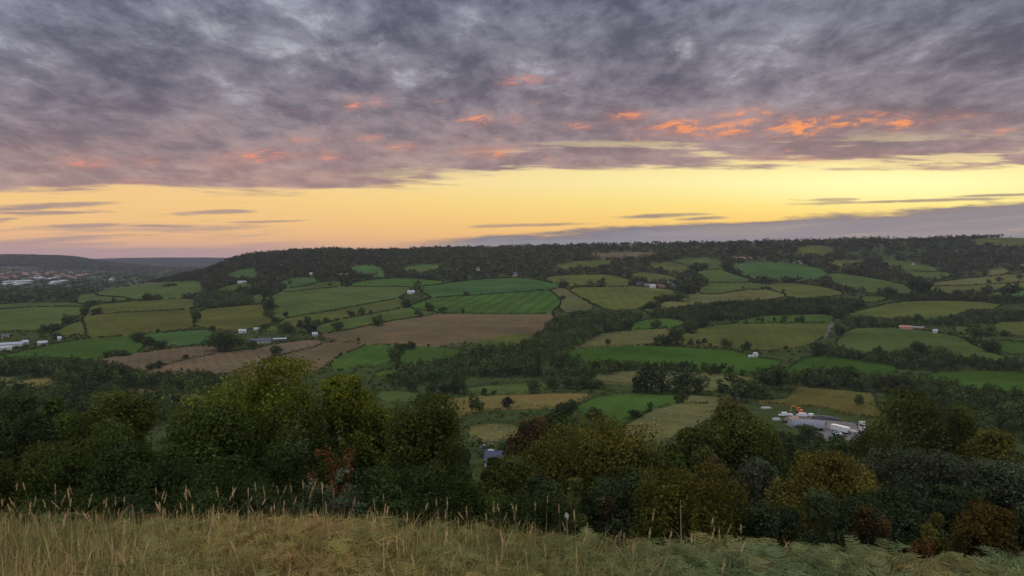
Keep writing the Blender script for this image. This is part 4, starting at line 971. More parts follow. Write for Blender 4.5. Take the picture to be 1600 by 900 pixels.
# distant town
for i, (px, v, w) in enumerate(((17,443,14),(30,443,10),(42,442,15),(40,445.5,10),(25,445.5,8),(11,447,9),(29,448,6),(58,437.5,6),(66,437.5,6),(86,437.5,6),(79,438,4),(88,443.5,12),(99,442.5,9),(175,439.5,5),(82,446,5))):
    x, y, z = ground_at(px, v); L = w*y/F; o = bpy.data.objects.new('warehouse', None); COL.objects.link(o); o.location = (x, y, z); o.rotation_euler.z = R.uniform(-.2, .2)
    dp = R.uniform(30, 60); hh = R.uniform(7, 10)
    MB().box(-L/2,L/2,-dp/2,dp/2,-2,hh).build('wall', METAL, o)
    MB().add([(-L/2-.4,-dp/2-.4,hh+.02),(L/2+.4,-dp/2-.4,hh+.02),(L/2+.4,0,hh+4.5),(-L/2-.4,0,hh+4.5),(L/2+.4,dp/2+.4,hh+.02),(-L/2-.4,dp/2+.4,hh+.02)], [(0,1,2,3),(3,2,4,5),(0,3,5),(1,4,2),(0,5,4,1)]).build('roof', plain('town_roof', (.36, .37, .40), .5), o)
    tag(o, 'white-roofed warehouse in the distant town', 'warehouse', 'warehouses of the distant town')
HP = []
for i in range(58):
    px = R.uniform(-6, 135); v = R.uniform(426, 437); x, y, z = ground_at(px, v); L = R.uniform(14, 34); d = 9; hw = 6; rs = 4
    m = MB(); m.box(-L/2,L/2,-d/2,d/2,-2,hw)
    nf = len(m.f); m.add([(-L/2-.4,-d/2-.4,hw),(L/2+.4,-d/2-.4,hw),(L/2+.4,0,hw+rs),(-L/2-.4,0,hw+rs),(L/2+.4,d/2+.4,hw),(-L/2-.4,d/2+.4,hw)], [(0,1,2,3),(3,2,4,5),(0,3,5),(1,4,2)])
    me = m.mesh('town_house', [plain('town_render', (.22,.19,.17), .8), BRICK, plain('pink_render', (.28,.2,.175), .8)][i % 3]); me.materials.append([TILE, SLATE, RUSTY][i % 3 if i % 2 else 0])
    me.polygons.foreach_set('material_index', [0]*nf+[1]*(len(m.f)-nf))
    tag(link('town_house', me, loc=(x, y, z), rotz=R.uniform(-.4, .4)), 'tiny tiled house in the distant town', 'house', 'houses of the distant town')

# ---------------------------------------------------------------- animals
WOOL = plain('wool', (.36, .34, .28), .95); HIDE = plain('dark_hide', (.035, .025, .02), .8)
def beast(mat, L, hh, name):
    m = MB(); r = hh*.27
    m.tube([(-L*.5,0,hh*.66),(-L*.42,0,hh*.68),(-L*.15,0,hh*.66),(L*.2,0,hh*.68),(L*.4,0,hh*.70),(L*.48,0,hh*.72)], [r*.35,r*.85,r*1.05,r*1.05,r*.85,r*.4], 10)
    m.tube([(L*.38,0,hh*.74),(L*.55,0,hh*.86),(L*.62,0,hh*.86),(L*.78,0,hh*.74)], [r*.5,r*.42,r*.42,r*.2], 8)
    for sx in (-.34, .32):
        for sy in (-1, 1): m.tube([(L*sx,sy*r*.6,hh*.55),(L*(sx-.02),sy*r*.6,hh*.28),(L*sx,sy*r*.6,0)], [r*.36,r*.2,r*.17], 6)
    for sy in (-1, 1): m.tube([(L*.58,sy*r*.3,hh*.95),(L*.56,sy*r*.75,hh*.93)], [r*.14,r*.05], 5)
    m.tube([(-L*.5,0,hh*.72),(-L*.56,0,hh*.45)], [r*.14,r*.08], 5)
    return m.mesh(name, mat, True)
SHEEP = beast(WOOL, 1.15, .92, 'sheep'); COW = beast(HIDE, 2.3, 1.5, 'cow')
for grp, lb, pts in (('sheep of the domed pasture', 'white sheep grazing on the domed sheep pasture', ((1020,655),(1022,662),(1027,665),(1010,657),(1030,659),(1050,648),(982,665),(1003,664),(1040,640),(990,671),(1066,652),(1034,672))),
                     ('sheep of the meadow', 'white sheep grazing in the sheep meadow by the slate roof', ((775,672),(780,677),(769,680),(797,682),(770,690),(789,689),(762,694),(757,686),(784,684),(793,672))),
                     ('sheep of the strip', 'white sheep grazing on the sheep strip', ((601,491),(610,490),(617,491),(596,488)))):
    for px, v in pts:
        x, y, z = ground_at(px+R.uniform(-2, 2), v)
        tag(link('sheep', SHEEP, loc=(x, y, z+.02), rotz=R.uniform(0, 6.28)), lb, 'sheep', grp)
for px, v in ((959,520),(938,524),(967,521),(985,518),(993,520),(824,513)):
    x, y, z = ground_at(px, v); tag(link('cow', COW, loc=(x, y, z+.02), rotz=R.uniform(0, 6.28)), 'dark cow grazing on the cattle pasture' if px > 830 else 'dark cow alone on the great brown stubble field', 'cow', 'grazing cattle' if px > 830 else None)

# ---------------------------------------------------------------- the hilltop: bracken, grass, seed heads
FERN = leafmat('bracken_leaf', (1, 1, 1), .3, 0); STRAW = leafmat('grass_blade', (1, 1, 1), .3, 0)
def ribbon(c0, c1, w0, w1, up):
    d = c1-c0; s = unit(np.cross(d, up)); return [c0-s*w0, c0+s*w0, c1+s*w1, c1-s*w1]
def frond_template(L=.62, pairs=12, leaflets=5, rise=.42, droop=.2, upright=0.0):
    V = []; Q = []; rj = np.random.default_rng(int(L*1000+rise*77))
    def quad(p): n = len(V); V.extend(p); Q.append((n, n+1, n+2, n+3))
    up = np.array([0, 0, 1.0])
    def spine(t): return np.array([0, .05+L*t*(1-.55*upright), rise+(.16*math.sin(min(t*2.2, 1.57))-droop*t**2.2)*(1-upright)+upright*L*.85*t])
    quad(ribbon(np.array([0, 0, 0.]), np.array([0, .02, rise*.6]), .004, .004, np.array([0, 1, .1]))); quad(ribbon(np.array([0, .02, rise*.6]), spine(0), .004, .0035, np.array([0, 1, .1])))
    for i in range(6): quad(ribbon(spine(i/6), spine((i+1)/6), .003, .002, up+np.array([0, -1.0*upright, 0])))
    for i in range(pairs):
        t = .06+.92*i/pairs; b = spine(t); ln = L*.36*(1-t)**.85*(1-.35*max(0, .15-t)/.15)+.015
        tan = unit(spine(min(t+.05, 1))-spine(t-.05))
        for sx in (-1, 1):
            d = unit(np.array([sx, 0, -.12+rj.normal(0, .32)])+tan*(.45+rj.normal(0, .15))); e = b+d*ln; nrm = unit(np.cross(d, tan)*sx)
            quad(ribbon(b, e, .0035, .001, nrm))
            for k in range(leaflets):
                tt = (k+.6)/leaflets; q = b+d*ln*tt; ll = min(ln*.30, .019*L/.45)*(1-tt*.6)+.003; side = unit(np.cross(nrm, d))
                for s2 in (-1, 1):
                    f = unit(side*s2+d*.5); wv = d*(ln/leaflets*.36)
                    droopv = np.array([0, 0, -.18*ll])
                    quad([q-wv, q+f*ll+droopv, q+wv, q+wv*.2])
    return np.array(V), np.array(Q)
TEMPL = [frond_template(L, 11, 5, ri, dr) for L, ri, dr in ((.40, .34, .30), (.34, .40, .45), (.44, .28, .25), (.30, .26, .5), (.37, .36, .15), (.32, .31, .6))]
UPR = frond_template(.55, 13, 4, .18, 0, .9)
def put(T, n, px_, py_, scale, yaw, tilt, tint):
    V0, Q0 = T; m = len(V0)
    ct, st = np.cos(tilt)[:, None], np.sin(tilt)[:, None]; cy, sy = np.cos(yaw)[:, None], np.sin(yaw)[:, None]
    x = V0[None, :, 0]*np.ones((n, 1)); y = V0[None, :, 1]*ct-V0[None, :, 2]*st; z = V0[None, :, 1]*st+V0[None, :, 2]*ct
    x, y, z = x*scale[:, None], y*scale[:, None], z*scale[:, None]
    V = np.stack([x*cy-y*sy+px_[:, None], x*sy+y*cy+py_[:, None], z+near_h(px_, py_)[:, None]-.02], -1).reshape(-1, 3)
    Q = (Q0[None]+(np.arange(n)*m)[:, None, None]).reshape(-1, 4)
    return V, Q, np.repeat(tint, m, 0)
def nz2(x, y, s, seed):
    rg = np.random.default_rng(seed); o = np.zeros_like(x)
    for k in range(6):
        a = rg.uniform(0, 6.28); f = s*rg.uniform(.6, 1.8); o += np.sin((x*math.cos(a)+y*math.sin(a))*f+rg.uniform(0, 6.28))
    return o/3.0
def spots(n, y0, y1, margin=.6, pw=1.0):
    y = y0+(y1-y0)*R.random(n)**pw; x = R.uniform(-1, 1, n)*(.70*y+margin); return x, y
EDGE = 9.3
def fern_tint(x, y, n):
    g = np.array([.140, .145, .052]); gg = np.array([.120, .150, .066]); ye = np.array([.24, .19, .06]); br = np.array([.23, .130, .050]); 
    a = nz2(x, y, 1.3, 3)+R.normal(0, .35, n); b = nz2(x, y, 2.1, 5)+R.normal(0, .35, n)
    right = np.clip((x-0.5)/2.5, 0, 1)
    t = g[None]*(1-right[:, None])+gg[None]*right[:, None]
    k = np.clip(a*1.2-.05, 0, 1)[:, None]*(1-.55*right[:, None]); t = t*(1-k)+ye*k
    k = np.clip(b*1.3-.55, 0, 1)[:, None]*(1-.5*right[:, None]); t = t*(1-k)+br*k
    return t*1.2*R.uniform(.6, 1.4, (n, 1))
V = []; Q = []; T = []; off = 0
n = 8800; x, y = spots(n, 3.9, EDGE, pw=.8)
keep = (nz2(x, y, 1.0, 11)+(x+1.2)*.45+R.normal(0, .35, n) > -.95); x, y = x[keep], y[keep]; n = len(x)
pick = R.integers(0, len(TEMPL), n)
for k in range(len(TEMPL)):
    m = pick == k; c = m.sum()
    v, q, t = put(TEMPL[k], c, x[m], y[m], R.uniform(.6, 1.1, c)*(.85+.25*np.clip((x[m]-1)/3, 0, 1)), R.uniform(0, 6.28, c), R.normal(0, .38, c), fern_tint(x[m], y[m], c))
    V.append(v); Q.append(q+off); T.append(t); off += len(v)
tag(link('bracken', mesh_np('bracken', np.concatenate(V), np.concatenate(Q), [FERN], np.concatenate(T))), 'low green and rusty bracken covering the hilltop edge', 'bracken', None, 'stuff')

def blades(n, x, y, h, w, tint, lean=.35, droop=.5):
    a = R.uniform(0, 6.28, n); le = np.abs(R.normal(0, lean, n)); dx, dy = np.cos(a), np.sin(a); z0 = near_h(x, y)
    face = a+np.pi/2+R.normal(0, .5, n); fx_, fy_ = np.cos(face), np.sin(face)
    ts = [0, .4, .75, 1.0]; rows = []
    for t in ts:
        b = le*t+droop*le*t**3
        cx, cy, cz = x+dx*h*b, y+dy*h*b, z0+h*(t-.25*le*t**3)
        ww = w*(1-.92*t**1.6)
        rows += [np.stack([cx-fx_*ww, cy-fy_*ww, cz], -1), np.stack([cx+fx_*ww, cy+fy_*ww, cz], -1)]
    Vb = np.stack(rows, 1); m = 8
    q0 = np.array([(0,1,3,2),(2,3,5,4),(4,5,7,6)]); Qb = (q0[None]+(np.arange(n)*m)[:, None, None]).reshape(-1, 4)
    return Vb.reshape(-1, 3), Qb, np.repeat(tint, m, 0), rows[-1]
def grass_tint(x, y, n):
    st = np.array([.44, .315, .115]); gr = np.array([.165, .165, .048]); du = np.array([.30, .215, .105])
    a = np.clip(nz2(x, y, 1.7, 21)*.75+.32+R.normal(0, .3, n), 0, 1)[:, None]; b = (R.random(n) < .3)[:, None]
    t = st*a+gr*(1-a); return np.where(b, du, t)*R.uniform(.75, 1.5, (n, 1))
n = 36000; x, y = spots(n, 3.7, EDGE+.1, pw=.85)
dens = np.clip(.95-.30*np.clip(x-.2, 0, 3)+.5*nz2(x, y, 1.2, 31), .05, 1); k = R.random(n) < dens; x, y = x[k], y[k]; n = len(x)
v, q, t, _ = blades(n, x, y, R.uniform(.22, .54, n)*(1-.12*np.clip(x, 0, 3)), R.uniform(.0025, .0055, n), grass_tint(x, y, n))
tag(link('grass', mesh_np('grass', v, q, [STRAW], t)), 'long dry and green grass growing through the bracken', 'grass', None, 'stuff')
n = 4200; x, y = spots(n, 3.8, EDGE, pw=.8)
k = R.random(n) < np.clip(.9-.25*np.clip(x, 0, 3), .12, 1); x, y = x[k], y[k]; n = len(x)
v, q, t, _ = blades(n, x, y, R.uniform(.28, .54, n), R.uniform(.0022, .0042, n), np.array([.58, .42, .18])*R.uniform(.7, 1.2, (n, 1)), .5, .55)
tag(link('dead_grass', mesh_np('dead_grass', v, q, [STRAW], t)), 'bleached dead grass strands lying over the bracken', 'grass', None, 'stuff')
# flowering stems with seed heads
n = 560; x, y = spots(n, 4.4, EDGE, pw=.7)
k = R.random(n) < np.clip(.85-.27*np.clip(x+.4, 0, 4)+.4*nz2(x, y, 1.5, 41), .07, 1); x, y = x[k], y[k]; n = len(x)
h = R.uniform(.42, .82, n); tint = np.array([.46, .32, .17])*R.uniform(.75, 1.25, (n, 1))*np.array([1, 1, 1])
v, q, t, tip = blades(n, x, y, h, np.full(n, .0024), tint, .16, .4)
Vb = v.reshape(n, 8, 3); d = unit(Vb[:, 6]-Vb[:, 4]); m = 44; hl = R.uniform(.07, .15, n)
tt = R.random((n, m)); c = tip[:, None]+d[:, None]*(hl[:, None]*(tt-.55))[..., None]+R.normal(0, 1, (n, m, 3))*(.0042*np.sin(np.pi*np.clip(tt, .05, .95)))[..., None]*np.array([1, 1, .5])
nr = unit(R.normal(size=(n*m, 3))); 
# spikelets lie along the stem
dd = np.repeat(d, m, 0)+R.normal(0, .25, (n*m, 3)); dd = unit(dd); side = unit(np.cross(dd, nr)); cc = c.reshape(-1, 3)
a = R.uniform(.009, .016, n*m)[:, None]; b = R.uniform(.0022, .0042, n*m)[:, None]
v2 = np.stack([cc+dd*a, cc+side*b, cc-dd*a, cc-side*b], 1).reshape(-1, 3); q2 = np.arange(len(v2)).reshape(-1, 4)+len(v)
tag(link('seeding_grass', mesh_np('seeding_grass', np.concatenate([v, v2]), np.concatenate([q, q2]), [STRAW], np.concatenate([t, np.repeat(np.repeat(tint*1.15, m, 0), 4, 0)]))), 'tall straw-coloured grass stems carrying feathery seed heads', 'grass', None, 'stuff')
def hill_xy(px, y): u, _ = pix2us(px, 850); return u*y, y
for px, yy, sc, lb in ((1522, 7.6, 1.05, 'tallest upright grey-green young fern at the hill edge'), (1492, 7.3, .85, 'upright young fern tucked against the tallest one'), (1555, 7.0, .62, 'small upright fern standing at the end of the hill edge'), (1465, 7.8, .72, 'short upright fern before the small orange shrub')):
    X, Y_ = hill_xy(px, yy); c = 5
    v, q, t = put(UPR, c, np.zeros(c)+R.normal(0, .03, c)+X, np.zeros(c)+R.normal(0, .03, c)+Y_, np.full(c, sc)*R.uniform(.8, 1.05, c), R.uniform(0, 6.28, c), R.normal(0, .1, c), np.array([.12, .15, .09])*R.uniform(.85, 1.15, (c, 1)))
    zb = float(near_h(X, Y_)); v = v-np.array([X, Y_, zb])
    tag(link('fern', mesh_np('fern', v, q, [FERN], t), loc=(X, Y_, zb)), lb, 'fern', 'upright young ferns')
def stalk(px, yy, h, label, head):
    X, Y_ = hill_xy(px, yy); zb = float(near_h(X, Y_)); m = MB()
    m.tube([(0,0,0), (.01,0,h*.5), (-.005,0,h)], [.006,.005,.003], 6)
    o = m.build('dead_stalk', plain('dead_stalk', (.33, .26, .17), .9), loc=(X, Y_, zb))
    if head:
        c = R.normal(0, .011, (60, 3))*[1, 1, 1.3]+[0, 0, h+.01]; V, Q = leaf_quads(c, unit(R.normal(size=(60, 3))), np.full(60, .012), np.full(60, .006))
        link('seed_head', mesh_np('seed_head', V, Q, [leafmat('seed_fluff', (.62, .58, .5), .3, 0)], np.ones((len(V), 3))), o)
    tag(o, label, 'stalk')
stalk(886, 8.9, .62, 'slender dead stalk topped with a pale fluffy seed head', True)
stalk(1063, 9.0, .92, 'bare pale dead stalk standing before the golden-green round bush', False)
stalk(742, 5.2, .50, 'short stalk with a pale fluffy seed head low in the grass', True)

# ---------------------------------------------------------------- sky
SUN_AZ, SUN_EL = 27.0, 4.0
w = bpy.data.worlds.new('World'); scene.world = w; w.use_nodes = True
T_ = w.node_tree; T_.nodes.clear(); NN = T_.nodes; LL = T_.links
def sock(x, inp):
    if isinstance(x, (int, float)): inp.default_value = x
    elif isinstance(x, tuple): inp.default_value = x if len(x) == len(inp.default_value) else (*x, 1)
    else: LL.new(x, inp)
def M(op, a, b=None, c=None, clamp=False):
    n = NN.new('ShaderNodeMath'); n.operation = op; n.use_clamp = clamp; sock(a, n.inputs[0])
    if b is not None: sock(b, n.inputs[1])
    if c is not None: sock(c, n.inputs[2])
    return n.outputs[0]
def SM(x, lo, hi, a=0.0, b=1.0):
    n = NN.new('ShaderNodeMapRange'); n.interpolation_type = 'SMOOTHSTEP'; sock(x, n.inputs[0]); n.inputs[1].default_value = lo; n.inputs[2].default_value = hi; n.inputs[3].default_value = a; n.inputs[4].default_value = b
    return n.outputs[0]
def VEC(x, y, z):
    n = NN.new('ShaderNodeCombineXYZ'); sock(x, n.inputs[0]); sock(y, n.inputs[1]); sock(z, n.inputs[2]); return n.outputs[0]
def NOISE(v, sc, det=6, ro=.55, di=0.0):
    n = NN.new('ShaderNodeTexNoise'); sock(v, n.inputs['Vector']); n.inputs['Scale'].default_value = sc; n.inputs['Detail'].default_value = det; n.inputs['Roughness'].default_value = ro; n.inputs['Distortion'].default_value = di
    return n.outputs['Fac']
def MIX(f, a, b, mode='MIX'):
    n = NN.new('ShaderNodeMix'); n.data_type = 'RGBA'; n.blend_type = mode; n.clamp_factor = True; sock(f, n.inputs['Factor']); sock(a, n.inputs['A']); sock(b, n.inputs['B']); return n.outputs['Result']
def RAMP(x, stops):
    n = NN.new('ShaderNodeValToRGB'); e = n.color_ramp.elements
    while len(e) < len(stops): e.new(.5)
    for q, (p, c) in zip(e, stops): q.position = p; q.color = (*c, 1)
    sock(x, n.inputs[0]); return n.outputs[0]
def V2S(px, v): return pix2us(px, v)
tc = NN.new('ShaderNodeTexCoord'); sp = NN.new('ShaderNodeSeparateXYZ'); LL.new(tc.outputs['Generated'], sp.inputs[0])
dx, dy, dz = sp.outputs
ay = M('MAXIMUM', M('ABSOLUTE', dy), .03)
U = M('DIVIDE', dx, ay); S = M('DIVIDE', dz, ay)
den = M('ADD', M('MAXIMUM', dz, 0.0), .15)
PX_, PY_ = M('DIVIDE', dx, den), M('MULTIPLY', M('DIVIDE', dy, den), .66)
P = VEC(PX_, PY_, 0.0)
# clear band between the clouds
nish = NN.new('ShaderNodeTexSky'); nish.sky_type = 'NISHITA'; nish.sun_disc = False; nish.sun_elevation = math.radians(SUN_EL); nish.sun_rotation = math.radians(SUN_AZ); nish.dust_density = 2.0
f = SM(U, -.55, .50)
st = lambda v: (400-v)/F/.14
gl = RAMP(M('DIVIDE', S, .14), [(0, lin(204,160,144)), (st(392), lin(212,166,144)), (st(370), lin(236,184,136)), (st(345), lin(244,196,134)), (st(310), lin(247,203,134)), (1, lin(236,206,165))])
gr = RAMP(M('DIVIDE', S, .14), [(0, lin(215,170,125)), (st(380), lin(246,190,95)), (st(350), lin(254,208,110)), (st(320), lin(255,230,132)), (st(285), lin(255,245,172)), (1, lin(250,225,150))])
gap = MIX(f, gl, gr)
gu, gs = pix2us(1390, 290)
g2 = M('EXPONENT', M('MULTIPLY', -1.0, M('ADD', M('POWER', M('DIVIDE', M('SUBTRACT', U, gu), .20), 2.0), M('POWER', M('DIVIDE', M('SUBTRACT', S, gs), .022), 2.0))))
gap = MIX(M('MULTIPLY', g2, .55), gap, (1.15, 1.08, .55, 1))
# low cloud bank and streaks
stv = VEC(M('MULTIPLY', U, 2.6), M('MULTIPLY', M('SUBTRACT', S, M('MULTIPLY', U, .035)), 46.0), 0.0)
n_s = NOISE(stv, 1.0, 6, .55, .3); n_e = NOISE(VEC(M('MULTIPLY', U, 9.0), M('MULTIPLY', S, 70.0), 3.0), 1.0, 6, .6)
top = M('ADD', M('ADD', M('MULTIPLY', U, .0640), .0275), M('MULTIPLY', M('SUBTRACT', n_e, .5), .034))
bank = M('MULTIPLY', SM(M('SUBTRACT', top, S), -.004, .0055), SM(U, -.19, -.03))
lens = M('MULTIPLY', SM(n_s, .585, .65), M('MULTIPLY', SM(S, .018, .03), SM(S, .075, .062)))
lens = M('MULTIPLY', lens, SM(U, .25, -.25))
lowl = M('MULTIPLY', SM(M('ADD', n_s, M('MULTIPLY', M('SUBTRACT', .033, S), 4.0)), .47, .58), SM(U, -.2, -.42))
lowl = M('MULTIPLY', lowl, SM(S, .044, .030))
n_b = NOISE(VEC(M('MULTIPLY', U, 5.0), M('MULTIPLY', M('SUBTRACT', S, M('MULTIPLY', U, .06)), 90.0), 7.0), 1.0, 5, .55)
slit = M('MULTIPLY', SM(n_b, .60, .70), M('MULTIPLY', SM(U, .3, .5), SM(S, .012, .03)))
bankc = MIX(SM(S, .0, .05), lin(136,137,148), lin(124,127,141))
bankc = MIX(M('MULTIPLY', SM(n_b, .42, .62), .35), bankc, lin(166,154,150))
bankc = MIX(SM(M('SUBTRACT', top, S), .012, .0), bankc, lin(122,115,124))
bankc = MIX(M('MULTIPLY', slit, .7), bankc, lin(225,190,130))
leftc = MIX(SM(S, .005, .03), lin(186,150,143), lin(160,140,142))
sky = MIX(M('MULTIPLY', lowl, .8), gap, leftc)
sky = MIX(M('MULTIPLY', lens, .85), sky, lin(165,140,136))
sky = MIX(M('MULTIPLY', bank, .97), sky, bankc)
for lx, lv, lw, lh, k in ((1020,338,95,5,.95), (1100,341,60,4,.9), (1420,314,200,3.5,.9), (1560,305,90,3,.9), (830,352,110,4,.8), (100,320,110,5,.9), (40,326,80,4,.9), (340,331,80,4.5,.85), (430,346,70,3,.85), (140,352,90,4,.8), (1310,312,40,3,.7)):
    cu, cs = pix2us(lx, lv)
    e = M('ADD', M('POWER', M('DIVIDE', M('SUBTRACT', U, cu), lw/F), 2.0), M('POWER', M('DIVIDE', M('SUBTRACT', M('SUBTRACT', S, M('MULTIPLY', M('SUBTRACT', U, cu), .03)), cs), lh/F), 2.0))
    e = M('ADD', M('EXPONENT', M('MULTIPLY', e, -1.0)), M('MULTIPLY', M('SUBTRACT', n_e, .5), 1.7))
    sky = MIX(M('MULTIPLY', SM(e, .3, .85), k*.9), sky, MIX(SM(U, -.3, .1), lin(162,140,138), lin(142,128,126)))
# the broken cloud deck overhead
n1 = NOISE(P, 1.7, 6, .56, .25); n2 = NOISE(P, 4.6, 10, .68, .2)
P2 = VEC(M('ADD', PX_, .02), M('ADD', PY_, .07), 0.0)
relief = M('SUBTRACT', NOISE(P2, 4.6, 10, .68, .2), n2)
nf = NOISE(VEC(M('MULTIPLY', U, 7.0), M('MULTIPLY', S, 26.0), 1.0), 1.0, 8, .62, .3)
ne = NOISE(VEC(M('MULTIPLY', U, 5.5), M('MULTIPLY', S, 60.0), 4.0), 1.0, 8, .6, .25)
edge = M('ADD', M('ADD', .0865, M('MULTIPLY', SM(U, -.30, .20), .0285)), M('MULTIPLY', M('SUBTRACT', ne, .5), .050))
deckm = SM(M('SUBTRACT', S, edge), -.0045, .0075)
dS = M('DIVIDE', S, .36)
deck_d = RAMP(dS, [(0, lin(172,138,130)), (.26, lin(152,128,128)), (.42, lin(120,110,120)), (.62, lin(96,93,109)), (1, lin(82,87,105))])
deck_l = RAMP(dS, [(0, lin(205,162,140)), (.26, lin(190,160,150)), (.42, lin(166,148,150)), (.62, lin(146,139,150)), (1, lin(144,149,166))])
nn = M('ADD', M('ADD', M('MULTIPLY', n1, .5), M('MULTIPLY', n2, .5)), M('MULTIPLY', relief, .62))
deckc = MIX(SM(nn, .38, .63), deck_d, deck_l)
thin = M('MULTIPLY', SM(M('ADD', nn, M('MULTIPLY', n2, .25)), .67, .82), SM(S, .15, .25))
deckc = MIX(M('MULTIPLY', thin, .8), deckc, lin(186,190,202))
bright = None
for bx, by, bw, bh, k in ((610,68,60,24,1), (690,115,26,14,1), (530,82,60,14,.8), (345,42,60,20,.9), (325,85,40,12,.6), (470,75,70,14,.5), (862,45,26,12,.7), (1066,78,24,22,1), (300,20,60,14,.5), (930,25,30,12,.6), (1570,48,50,14,.4), (20,130,50,16,.6), (250,60,80,18,.5), (1280,60,60,10,.35)):
    cu, cs = pix2us(bx, by)
    e = M('ADD', M('POWER', M('DIVIDE', M('SUBTRACT', U, cu), bw/F), 2.0), M('POWER', M('DIVIDE', M('SUBTRACT', S, cs), bh/F), 2.0))
    e = M('MULTIPLY', M('EXPONENT', M('MULTIPLY', e, -1.0)), k)
    bright = e if bright is None else M('MAXIMUM', bright, e)
deckc = MIX(M('MULTIPLY', SM(M('MULTIPLY', bright, SM(M('ADD', n2, M('MULTIPLY', relief, .6)), .38, .70)), .05, .9), .8), deckc, lin(194,197,204))
# pale ragged light just over the edge on the sun's side
pale = M('MULTIPLY', SM(ne, .50, .62), M('MULTIPLY', SM(M('SUBTRACT', S, edge), .05, .004), SM(U, -.3, .1)))
deckc = MIX(M('MULTIPLY', pale, .85), deckc, lin(242,222,165))
pk = M('MULTIPLY', M('MULTIPLY', SM(S, .21, .13), SM(S, .07, .1)), SM(nf, .35, .65))
deckc = MIX(M('MULTIPLY', pk, .10), deckc, lin(205,135,118))
# glowing undersides where the low sun catches them: (pixel x, y, half width, half height, strength)
glow = None
for gx_, gy_, gw, gh, k in ((1100,198,80,15,1), (1165,182,40,11,.9), (1240,200,45,14,1.1), (1300,190,60,9,1), (1400,190,45,12,.9), (980,183,30,9,.9), (750,187,18,9,.9), (800,186,16,6,.6), (552,161,14,8,.9), (588,159,12,6,.8), (130,252,32,8,1), (238,252,20,5,.7), (215,290,26,9,.7), (385,247,42,7,.9), (430,241,40,8,.7), (470,219,24,5,.6), (345,258,30,5,.7), (513,245,18,5,.8), (577,217,18,6,.7), (625,230,22,6,.7), (770,237,42,7,.9), (800,126,22,7,.6), (830,124,30,8,.5), (900,198,22,7,.6), (1340,176,30,6,.8), (1500,182,40,7,.6), (1560,200,30,6,.6), (1440,265,120,6,.7), (1230,252,60,5,.7)):
    cu, cs = pix2us(gx_, gy_)
    e = M('ADD', M('POWER', M('DIVIDE', M('SUBTRACT', U, cu), gw*1.25/F), 2.0), M('POWER', M('DIVIDE', M('SUBTRACT', S, cs), gh*1.25/F), 2.0))
    e = M('MULTIPLY', M('EXPONENT', M('MULTIPLY', e, -1.0)), k)
    glow = e if glow is None else M('MAXIMUM', glow, e)
nfl = NOISE(VEC(M('MULTIPLY', U, 26.0), M('MULTIPLY', M('SUBTRACT', S, M('MULTIPLY', U, .12)), 100.0), 5.0), 1.0, 9, .68, .5)
fringe = M('MULTIPLY', glow, SM(nfl, .25, .6)); gm = M('MULTIPLY', glow, SM(nfl, .40, .66))
rnd = M('MULTIPLY', M('MULTIPLY', SM(nfl, .60, .72), M('MULTIPLY', SM(S, .10, .13), SM(S, .24, .17))), SM(U, -.7, .3, .15, .6))
gm = M('MAXIMUM', SM(gm, .12, .9), rnd)
gc = MIX(SM(U, -.5, .5), lin(240,150,124), lin(253,158,92))
deckc = MIX(M('MULTIPLY', fringe, .55), deckc, lin(200,138,124))
deckc = MIX(M('MULTIPLY', gm, .92), deckc, gc)
sky = MIX(deckm, sky, deckc)
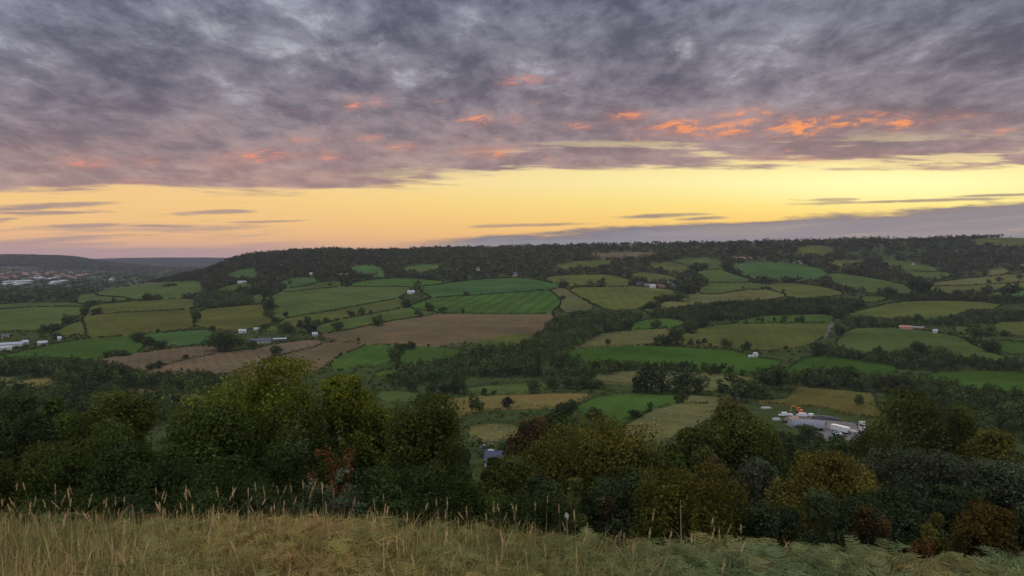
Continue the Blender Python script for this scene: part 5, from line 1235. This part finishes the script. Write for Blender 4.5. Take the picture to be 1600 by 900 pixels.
# Nishita air in front of it all, and an added bright fill, out of view overhead and behind us, to light the land
ad = NN.new('ShaderNodeVectorMath'); ad.operation = 'SCALE'; LL.new(nish.outputs[0], ad.inputs[0]); ad.inputs['Scale'].default_value = .05*.02
sky = MIX(1.0, sky, ad.outputs[0], 'ADD')
over = M('MAXIMUM', SM(M('DIVIDE', dz, 1.0), .36, .75), M('MULTIPLY', SM(dy, .25, -.4), SM(dz, 0.0, .25)))
ZEN_FILL = 1.08
sky = MIX(M('MULTIPLY', over, .9), sky, (.92*ZEN_FILL, .97*ZEN_FILL, 1.08*ZEN_FILL, 1))
sky = MIX(SM(dz, 0.0, -.06), sky, (.04, .045, .04, 1))
bg = NN.new('ShaderNodeBackground'); LL.new(sky, bg.inputs[0]); bg.inputs[1].default_value = 1.0
wo = NN.new('ShaderNodeOutputWorld'); LL.new(bg.outputs[0], wo.inputs[0])
w.cycles.sampling_method = 'MANUAL'; w.cycles.sample_map_resolution = 512

sl = bpy.data.lights.new('sun', 'SUN'); sl.energy = .35; sl.angle = math.radians(12); sl.color = (1.0, .74, .46)
so = bpy.data.objects.new('sun', sl); COL.objects.link(so)
az, el = math.radians(SUN_AZ), math.radians(SUN_EL)
so.rotation_euler = (-Vector((math.sin(az)*math.cos(el), math.cos(az)*math.cos(el), math.sin(el)))).to_track_quat('-Z', 'Y').to_euler()

# ---------------------------------------------------------------- haze over the vale
HAZE = 3.6e-5
if HAZE:
    hm, ht_, ho = nt('haze'); pv = ht_.nodes.new('ShaderNodeVolumePrincipled'); pv.inputs['Density'].default_value = HAZE; pv.inputs['Color'].default_value = (.78, .74, .95, 1); pv.inputs['Anisotropy'].default_value = .2
    ht_.links.new(pv.outputs[0], ho.inputs['Volume'])
    zmin, zmax = float(Z.min())-1.0, float(Z.max())+22
    h = MB().box(-9500, 10500, -95, 12600, zmin, zmax).build('haze', hm); tag(h, kind='stuff')

# ---------------------------------------------------------------- camera and render
cam = bpy.data.cameras.new('camera'); co = bpy.data.objects.new('camera', cam); COL.objects.link(co)
cam.sensor_width = 36; cam.lens = 36*F/1600; cam.clip_start = .05; cam.clip_end = 40000
co.location = (0, 0, 0); co.rotation_euler = (math.radians(90)-PITCH, 0, 0)
scene.camera = co
scene.render.engine = 'CYCLES'
cy = scene.cycles
cy.max_bounces = 5; cy.diffuse_bounces = 3; cy.transmission_bounces = 3; cy.volume_bounces = 1; cy.glossy_bounces = 2; cy.transparent_max_bounces = 4
cy.use_denoising = True
cy.use_adaptive_sampling = True; cy.adaptive_threshold = .012
vs_ = scene.view_settings; vs_.view_transform = 'Standard'; vs_.look = 'None'; vs_.exposure = 0; vs_.gamma = 1; vs_.use_curve_mapping = False
